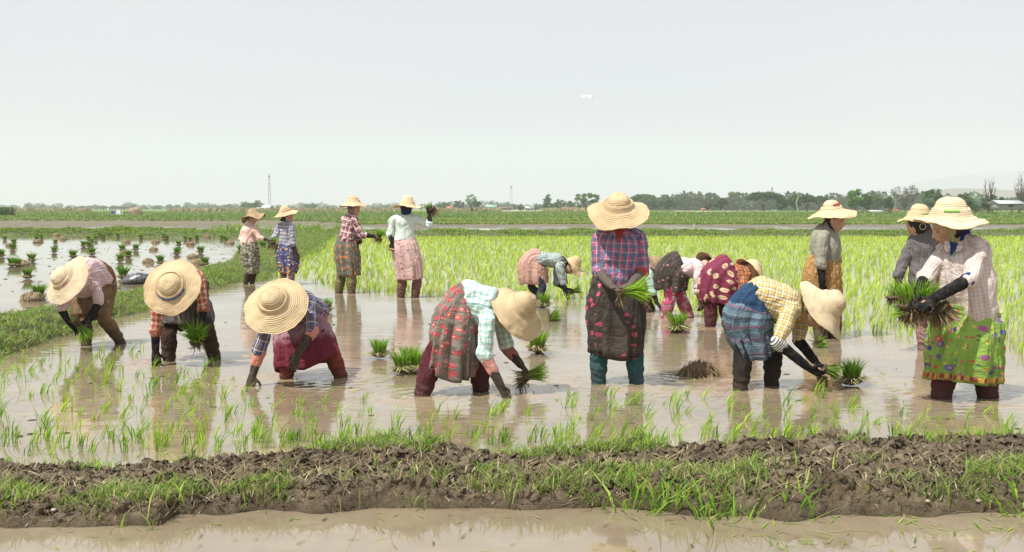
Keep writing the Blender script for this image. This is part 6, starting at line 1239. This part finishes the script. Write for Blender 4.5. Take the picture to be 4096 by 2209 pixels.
Bs = [(1197, 526, 536, 13, 330, 'dark clipped bush right of the distant standing figure'), (1221, 526, 536, 9, 330, 'second dark bush from the distant standing figure'), (1235, 527, 536, 6, 330, 'small bush between the two dark ones before the green roof'), (1259, 526, 536, 8, 330, 'dark bush before the long pale building'), (2120, 526, 540, 22, 260, 'bush under the wide brim of the grey shirted person'), (2170, 524, 540, 24, 260, 'low green thicket below the bright dense tree'), (2236, 521, 541, 22, 240, 'thicket at the left of the pinstriped person hat'), (2396, 520, 540, 22, 230, 'thicket right behind the pinstriped person'), (2475, 522, 541, 22, 220, 'thicket left of the stilt house legs'), (2500, 532, 543, 12, 190, 'low bush before the stilt house'), (1690, 524, 537, 30, 380, 'low bushes at the foot of the hazy wood'), (1800, 523, 537, 36, 380, 'wide low scrub near the little red gate'), (1880, 526, 538, 28, 350, 'scrub under the left of the great rain tree'), (1990, 525, 539, 28, 330, 'scrub around the foot of the dead pole'), (2062, 526, 539, 24, 330, 'scrub right of the dead pole')]
for k, (x, t_, b_, hw, Y, lb) in enumerate(Bs): tree(x, t_, b_, hw, Y, 'bush', 'dark' if k < 4 else ('green' if k % 2 else 'pale'), lb, 700 + k)
fixloc()
# far tree line: one mass
def far_wood():
    rs = np.random.RandomState(9); P = []; S = []; Cc = []
    for x0, x1, Y, hmin, hmax, n in ((-60, 1100, 1500, 3.5, 6.5, 190), (1050, 1700, 1100, 3, 6, 90), (1600, 2640, 700, 5, 8, 230), (60, 700, 1100, 2, 4.5, 60)):
        for k in range(n):
            x = D(rs.uniform(x0, x1), 525, Y).x; H = 1.35 * rs.uniform(hmin, hmax) * (1.2 if rs.rand() < .2 else .8); w_ = H * rs.uniform(.6, 1.1); m = 150
            g = rs.normal(size=(m, 3)); g /= np.linalg.norm(g, axis=1)[:, None]; g *= rs.uniform(.5, 1, (m, 1)); P.append(np.stack([x + g[:, 0] * w_, Y + g[:, 1] * w_, H * .5 + g[:, 2] * H * .5], 1)); S.append(np.full(m, H * .10)); Cc.append(np.tile(np.array([(.06, .13, .05), (.05, .11, .045), (.10, .14, .07)][rs.randint(3)]), (m, 1)))
    P = np.concatenate(P); S = np.concatenate(S); Cc = np.concatenate(Cc) * (1 + .15 * rs.normal(size=(len(P), 1))).clip(.5, 1.5)
    u = rs.normal(size=P.shape); u /= np.linalg.norm(u, axis=1)[:, None]; w_ = np.cross(u, rs.normal(size=P.shape)); w_ /= np.linalg.norm(w_, axis=1)[:, None]; u *= S[:, None]; w_ *= S[:, None]
    V = np.stack([P - u, P + w_, P + u, P - w_], 1).reshape(-1, 3); V[:, 2] = np.maximum(V[:, 2], .03); i = np.arange(len(P))[:, None] * 4
    obj('distant_woods', mk_mesh('distant_woods', V, np.hstack([i, i + 1, i + 2, i + 3]), M_crown, {'col': np.repeat(np.hstack([Cc, np.ones((len(P), 1))]), 4, 0)}, False), label='continuous hazy tree line closing the flat horizon', cat='wood', kind='stuff')
far_wood()
# --- buildings
def flat_mat(n, c, r=.8): return plain(n, c, r, .12, 1.5)
W_white = flat_mat('whitewash', (.62, .60, .56)); W_cream = flat_mat('cream_wall', (.55, .50, .42)); W_grey = flat_mat('grey_boards', (.33, .33, .34)); W_red = flat_mat('red_roof', (.42, .14, .12)); W_green = flat_mat('green_roof', (.25, .42, .35)); W_tin = flat_mat('tin_roof', (.50, .52, .54), .45); W_dark = flat_mat('dark_opening', (.03, .03, .03)); W_gold = flat_mat('gold_paint', (.55, .38, .08), .5); W_brown = flat_mat('brown_roof', (.22, .15, .11)); W_blue = flat_mat('blue_cloth', (.06, .12, .35)); W_cloth = flat_mat('white_cloth', (.75, .75, .75)); W_wood = flat_mat('weathered_poles', (.22, .18, .14))
def gable(x0, x1, y0, y1, z0, z1, over, along_x=True, th=.12):
    """gabled roof slab"""
    if along_x: ym = (y0 + y1) / 2; P = [(x0 - over, y0 - over, z0), (x1 + over, y0 - over, z0), (x0 - over, ym, z1), (x1 + over, ym, z1), (x0 - over, y1 + over, z0), (x1 + over, y1 + over, z0)]
    else: xm = (x0 + x1) / 2; P = [(x0 - over, y0 - over, z0), (x0 - over, y1 + over, z0), (xm, y0 - over, z1), (xm, y1 + over, z1), (x1 + over, y0 - over, z0), (x1 + over, y1 + over, z0)]
    P = np.array(P); Q = P - [0, 0, th]; V = np.vstack([P, Q]); F = [(0, 1, 3, 2), (2, 3, 5, 4), (6, 8, 9, 7), (8, 10, 11, 9), (0, 6, 7, 1), (4, 5, 11, 10), (0, 2, 8, 6), (2, 4, 10, 8), (1, 7, 9, 3), (3, 9, 11, 5)]
    return V, np.array(F)
def gwall(x0, x1, y0, y1, z0, z1, zr, along_x=True):
    v, f = box(x0, x1, y0, y1, z0, z1)
    if along_x:
        ym = (y0 + y1) / 2; e = np.array([(x0, y0, z1), (x0, y1, z1), (x0, ym, zr), (x1, y0, z1), (x1, y1, z1), (x1, ym, zr)])
    else:
        xm = (x0 + x1) / 2; e = np.array([(x0, y0, z1), (x1, y0, z1), (xm, y0, zr), (x0, y1, z1), (x1, y1, z1), (xm, y1, zr)])
    return np.vstack([v, e]), [f, np.array([(8, 9, 10), (11, 13, 12)])]
def house(px0, px1, top, eave, base, Y, wall, roof, label, along_x=True, wins=3, depth=5., stilts=0., name='house', door=True, over=.35):
    a = D(px0, base, Y); b = D(px1, base, Y); zt = D(px0, top, Y).z; ze = D(px0, eave, Y).z; zb = stilts
    cx = (a.x + b.x) / 2; e = empty(name, (cx, Y, 0), label, name.replace('_', ' ')); w_ = b.x - a.x; x0, x1 = -w_ / 2, w_ / 2
    def P(nm, v, f, m, par=e):
        o = bpy.data.objects.new(nm, mk_mesh(nm, v, f, m, None, False)); C.objects.link(o); o.parent = par; return o
    wl = P('wall', *gwall(x0, x1, 0, depth, zb, ze, zt - .15, along_x), wall); P('roof', *gable(x0, x1, 0, depth, ze, zt, over, along_x), roof)
    hh = ze - zb
    for k in range(wins):
        cxk = x0 + w_ * (k + .5) / wins; ww = min(.5, w_ / wins * .25)
        if door and k == wins // 2: P('door', *box(cxk - ww, cxk + ww, -.06, -.003, zb, zb + hh * .72), W_dark)
        else: P('window', *box(cxk - ww, cxk + ww, -.05, -.003, zb + hh * .4, zb + hh * .75), W_dark)
    for k in range(int(stilts > 0) * 4): xk = x0 + .2 + (w_ - .4) * (k % 2); yk = .2 + (depth - .4) * (k // 2); P('stilt', *cyl((xk, yk, 0), (xk, yk, zb), .12, .12), W_wood)
    return e
house(2514, 2572, 504, 512, 537, 225, W_grey, W_tin, 'grey board house on stilts with tin roof at the right edge', stilts=1.15, name='stilt_house', wins=1, door=False, depth=4.5)
house(1427, 1446, 522, 526, 535, 420, W_white, W_red, 'white house with red roof left of the big domed tree', name='house', depth=5)
house(1223, 1248, 515, 521, 534, 520, W_cream, W_green, 'cream house with pale green roof right of the tall open tree', name='house', depth=8)
house(1237, 1256, 520, 525, 534, 500, W_cream, W_tin, 'low grey roofed house before the green roofed one', name='house', along_x=False, depth=6)
house(1257, 1286, 521, 523, 533, 540, W_cream, W_brown, 'long pale building at the foot of the village mast', name='house', wins=6, depth=8)
house(1306, 1328, 521, 526, 532, 540, W_white, W_brown, 'pale house with brown roof beside the small golden spire', name='house', along_x=False, depth=8)
house(1318, 1342, 519, 524, 532, 560, W_cream, W_tin, 'tin roofed house behind the small golden spire', name='house', depth=6)
house(1124, 1137, 519, 525, 532, 560, W_cream, W_red, 'small house with pink red roof right of the raised sheaf', name='house', depth=6)
house(661, 675, 516, 524, 529, 420, W_wood, W_tin, 'larger tin roofed hut beside the big bushy tree', name='hut', depth=6, wins=1, over=.8)
house(646, 654, 522, 526, 529, 400, W_wood, W_tin, 'smaller tin roofed hut beside the big bushy tree', name='hut', depth=4, wins=1, over=.5)
house(2192, 2222, 529, 532, 538, 330, W_cream, W_tin, 'low market shed with pale blue tin roof behind the right bushes', name='shed', wins=2, depth=4)
house(2240, 2262, 526, 530, 538, 340, W_cream, W_red, 'red roofed house behind the bushes near the bare brown tree', name='house', wins=2, depth=5)
house(1766, 1773, 524, 527, 535, 390, W_white, W_red, 'tiny white gatehouse with red roof before the hazy wood', name='gatehouse', wins=1, depth=2)
def boundary(px0, px1, top, Y, label, mat=W_cream):
    a = D(px0, top, Y); b = D(px1, top, Y); v, f = box(a.x, b.x, Y, Y + .25, 0, a.z)
    n = max(2, int((b.x - a.x) / 6)); ps = [box(x - .2, x + .2, Y - .08, Y + .33, 0, a.z + .15) for x in np.linspace(a.x, b.x, n)]
    V, F = join([(v, f)] + ps); obj('boundary_wall', mk_mesh('boundary_wall', V, F, mat, None, False), label=label, cat='wall', kind='thing')
boundary(1250, 1400, 530, 450, 'long pale wall running before the village houses'); boundary(1700, 1900, 531, 370, 'long low pale wall before the hazy wood')
def spire(px, top, base, Y, label):
    zt = D(px, top, Y).z; x = D(px, top, Y).x; e = empty('pagoda_spire', (x, Y, 0), label, 'pagoda'); H = zt
    for nm, rr in (('base', [(0, .9), (.12, .9), (.14, .75), (.25, .7)]), ('bell', [(.25, .62), (.38, .55), (.5, .35), (.58, .2)]), ('finial', [(.58, .18), (.75, .09), (.9, .12), (.93, .04), (1, .01)])):
        V, F = loft([(Vector((0, 0, z * H)), r * H * .22, r * H * .22, Vector((1, 0, 0))) for z, r in rr], k=2, seg=16); o = bpy.data.objects.new(nm, mk_mesh(nm, V, F, W_gold)); C.objects.link(o); o.parent = e
spire(1318, 512, 532, 600, 'small golden pagoda spire among the village trees'); spire(2248, 520, 537, 330, 'small yellow pagoda top beside the bare brown tree')
def mast(px, top, Y, w_, label, guy=True):
    p = D(px, top, Y); H = p.z; e = empty('radio_mast', (p.x, Y, 0), label, 'mast'); t = NT('mast_' + str(px), .6, .3); t.col((.42, .40, .40)); ps = []; n = int(H / 2.2)
    cs = [(-1, -1), (1, -1), (1, 1), (-1, 1)]; wz = lambda z: w_ * (1 - .55 * z / H)
    for i in range(n):
        z0, z1 = H * i / n, H * (i + 1) / n
        for k in range(4):
            a, b = cs[k], cs[(k + 1) % 4]; w0, w1 = wz(z0), wz(z1)
            ps.append(cyl((a[0] * w0, a[1] * w0, z0), (a[0] * w1, a[1] * w1, z1), .09, .09, 4)); ps.append(cyl((a[0] * w0, a[1] * w0, z0), (b[0] * w1, b[1] * w1, z1), .05, .05, 4)); ps.append(cyl((a[0] * w1, a[1] * w1, z1), (b[0] * w1, b[1] * w1, z1), .05, .05, 4))
    V, F = join(ps); o = bpy.data.objects.new('lattice', mk_mesh('lattice', V, F, t.m)); C.objects.link(o); o.parent = e
    V, F = join([box(-.5, .5, -.9, -.6, H * .9, H * .97), cyl((0, 0, H * .97), (0, 0, H * 1.04), .06, .03, 5)]); o = bpy.data.objects.new('antenna', mk_mesh('antenna', V, F, t.m)); C.objects.link(o); o.parent = e
mast(677, 437, 700, .8, 'tall thin lattice radio mast above the left hut'); mast(1286, 467, 620, .9, 'lattice radio mast over the long pale village building'); mast(1942, 470, 700, .6, 'faint mast tip above the great rain tree')
def pole(px, top, Y, r, label, wob=.3, name='pole'):
    p = D(px, top, Y); rs = np.random.RandomState(px); V, F = loft([(Vector((rs.normal() * wob * k / 4, 0, p.z * k / 4)), r * (1 - .13 * k), r * (1 - .13 * k)) for k in range(5)], k=3, seg=8)
    V2, F2 = loft([(Vector((0, 0, p.z * .93)), r * .3, r * .3), (Vector((-p.z * .04, 0, p.z * 1.0)), r * .15, r * .15)], k=2, seg=5); V, F = join([(V, F), (V2, F2)])
    o = obj(name, mk_mesh(name, V, F, flat_mat('pole_wood_' + str(px), (.35, .31, .27))), label=label, cat='pole'); o.location = (p.x, Y, 0)
pole(2009, 481, 300, .22, 'pale dead tree pole standing right of the great rain tree', 1.); pole(1425, 510, 400, .12, 'thin utility pole left of the white house', .1); pole(1415, 513, 400, .10, 'thinner utility pole left of the white house', .1); pole(2252, 500, 320, .10, 'utility pole beside the large bare brown tree', .1)
# bamboo frame shed with cloths, at the left
def frame_shed():
    Y = 190; a = D(245, 535, Y); b = D(344, 535, Y); e = empty('bamboo_frame', ((a.x + b.x) / 2, Y, 0), 'open bamboo frame hung with cloths on the far left field', 'frame'); w_ = b.x - a.x; h = D(245, 522, Y).z
    def P(nm, vf, m): o = bpy.data.objects.new(nm, mk_mesh(nm, vf[0], vf[1], m)); C.objects.link(o); o.parent = e
    for k, x in enumerate(np.linspace(-w_ / 2, w_ / 2 * .8, 7)): P('post', cyl((x, 0, 0), (x + .05, 0, h - .02), .045, .035, 6), W_wood)
    for k, x in enumerate(np.linspace(-w_ / 2, w_ / 2 * .8, 4)): P('post', cyl((x, 1.6, 0), (x, 1.6, h * .95), .045, .035, 6), W_wood)
    P('rail', cyl((-w_ / 2 - .1, 0, h), (w_ / 2 * .85, 0, h * .97), .05, .04, 6), W_wood); P('rail', cyl((-w_ / 2, 1.6, h * .95), (w_ / 2 * .8, 1.6, h * .95), .05, .04, 6), W_wood)
    rs = np.random.RandomState(2)
    for x0, x1, z0, z1, m in ((-.2, .9, .05, .72, W_cloth), (-1.05, -.35, .3, .62, W_blue), (2.3, 2.7, .1, .7, W_blue)):
        xs = np.linspace(x0, x1, 14); zs = np.linspace(z0, z1, 8) * h; V = np.array([(x, .06 * math.sin(x * 9 + z) + q, z) for q in (-.01, .01) for z in zs for x in xs]); n = 14 * 8
        F = [(k * n + j * 14 + i, k * n + j * 14 + i + 1, k * n + (j + 1) * 14 + i + 1, k * n + (j + 1) * 14 + i) for k in (0, 1) for j in range(7) for i in range(13)]; P('cloth', (V, np.array(F)), m)
    V, F = lump(rs, 1.2, .8, seed=5); P('thatch', (V + [w_ / 2 * .92, 0, .6], F), flat_mat('thatch', (.3, .24, .16)))
frame_shed()
def hedge():
    rs = np.random.RandomState(4); Y = 170; a = D(-60, 535, Y); b = D(22, 535, Y); h = D(0, 523, Y).z; n = 9000; P = np.stack([rs.uniform(a.x, b.x, n), rs.uniform(Y, Y + 2.5, n), rs.uniform(.0, h, n)], 1); K = pick(rs, n, [(.12, .22, .06), (.15, .26, .07), (.08, .16, .04)])
    V, F, K = blades(P, rs.uniform(.1, .25, n), .09 * np.ones(n), rs.normal(size=(n, 2)) * .8, rs.uniform(-1, 1, n), K, .2); e = empty('hedge', ((a.x + b.x) / 2, Y, 0), 'dark leafy vine hedge on poles at the far left edge', 'hedge')
    o = obj('foliage', mk_mesh('foliage', V, F, M_crown, {'col': K}, False), e)
    for x in (a.x + .2, (a.x + b.x) / 2, b.x + .3, b.x + .9): obj('post', mk_mesh('post', *cyl((x, Y - .1, 0), (x, Y - .1, h * 1.05), .05, .04, 6), W_wood), e)
hedge()
# --- egrets
M_egret = plain('white_feathers', (.85, .85, .83), .7, .05); M_beak = plain('beak', (.08, .07, .05), .5)
def egret_stand(px, py, hpx, label):
    p = gnd(px, py); Hh = hpx * p.y / FPX; e = empty('egret', p, label, 'bird'); s = Hh / .6
    def P(nm, L, m):
        V, F = join(L); o = bpy.data.objects.new(nm, mk_mesh(nm, V * s, F, m)); C.objects.link(o); o.parent = e
    v = Vector
    P('body', [loft([(v((.16, 0, .20)), .015, .01), (v((.08, 0, .27)), .05, .045), (v((-.02, 0, .33)), .055, .05), (v((-.07, 0, .40)), .022, .022), (v((-.05, 0, .47)), .016, .016), (v((-.09, 0, .54)), .018, .018), (v((-.125, 0, .555)), .02, .018)], k=4, seg=12)], M_egret)
    P('beak', [cyl((-.135, 0, .555), (-.22, 0, .54), .008, .002, 6)], M_beak)
    P('leg', [cyl((.02, .015, .25), (.02, .015, -.02), .007, .006, 6)], M_beak); P('leg', [cyl((.04, -.015, .25), (.05, -.015, -.02), .007, .006, 6)], M_beak)
egret_stand(2775, 912, 18, 'white egret standing in the water strip right of the centre person'); egret_stand(3204, 885, 9, 'small distant white egret standing in the green strip left of the grey shirted person')
def egret_fly():
    Y = 70; p = at(2350, 388, Y); s = 49 / FPX * Y / .92; e = empty('egret', p, 'white egret flying alone in the pale sky', 'bird'); v = Vector; e.rotation_euler = (R(62), 0, R(-6))
    def P(nm, L, m):
        V, F = join(L); o = bpy.data.objects.new(nm, mk_mesh(nm, V * s, F, m)); C.objects.link(o); o.parent = e
    P('body', [loft([(v((.14, 0, -.02)), .02, .02), (v((.06, .05, -.02)), .05, .045), (v((-.06, .05, -.04)), .05, .04), (v((-.12, .04, -.07)), .02, .015)], k=4, seg=12)], M_egret)
    P('leg', [cyl((-.10, .03, -.08), (-.24, .0, -.12), .012, .006, 6)], M_beak); P('leg', [cyl((-.10, .06, -.08), (-.23, .05, -.12), .012, .006, 6)], M_beak)
    P('beak', [cyl((.15, 0, -.02), (.21, -.02, -.03), .012, .003, 6)], M_beak)
    X = v((.1, 1, 0))
    P('wing', [loft([(v((-.02, .0, -.02)), .10, .012, X), (v((-.13, -.05, .12)), .11, .012, X), (v((-.28, -.05, .14)), .09, .008, X), (v((-.46, -.03, .07)), .02, .004, X)], k=5, seg=12)], M_egret)
    P('wing', [loft([(v((.04, .0, -.02)), .10, .012, X), (v((.16, -.04, .06)), .11, .012, X), (v((.32, -.04, .06)), .10, .008, X), (v((.44, -.02, -.09)), .03, .004, X)], k=5, seg=12)], M_egret)
egret_fly()
# --- the distant standing figure
def tiny_person(px, py, hpx, label, cloth):
    Y = 300; p = at(px, py, Y); H = hpx * Y / FPX; s = H / 1.65; v = Vector; L = []
    for sx in (-1, 1):
        L.append(loft([(v((sx * .09, 0, .85)), .09, .1), (v((sx * .1, 0, .45)), .06, .07), (v((sx * .1, 0, .0)), .045, .05)], k=3)); L.append(loft([(v((sx * .19, 0, 1.38)), .055, .055), (v((sx * .24, 0, 1.08)), .045, .045), (v((sx * .2, -.1, .82)), .035, .035)], k=3))
    L.append(loft([(v((0, 0, .8)), .17, .12, v((1, 0, 0))), (v((0, 0, 1.1)), .15, .11, v((1, 0, 0))), (v((0, 0, 1.35)), .2, .12, v((1, 0, 0))), (v((0, 0, 1.47)), .06, .06, v((1, 0, 0)))], k=3)); L.append(loft([(v((0, 0, 1.42)), .05, .05), (v((0, -.01, 1.55)), .075, .09), (v((0, 0, 1.64)), .06, .07)], k=3))
    V, F = join(L); me, vv = remesh(V * s, F, .03, 1); o = obj('person', finish(me, vv, cloth, {'rest': vv}), label=label, cat='person'); o.location = (p.x, Y, 0)
tiny_person(1888, 848, 26, 'tiny dark clad figure standing far off between the raised sheaf and the village', solid('dark_clothes', (.04, .04, .05)))
# --- the hazy air
def haze():
    V, F = box(-2320, 2320, -45, 3115, -1.4, 165); m = bpy.data.materials.new('haze'); m.use_nodes = True; nt = m.node_tree; nt.nodes.remove(nt.nodes['Principled BSDF']); pv = nt.nodes.new('ShaderNodeVolumePrincipled')
    pv.inputs['Color'].default_value = (.93, .94, 1, 1); pv.inputs['Density'].default_value = HAZE; pv.inputs['Anisotropy'].default_value = 0.; nt.links.new(pv.outputs[0], nt.nodes['Material Output'].inputs['Volume'])
    obj('haze', mk_mesh('haze', V, F, m, None, False), kind='stuff')
HAZE = .0003
haze()
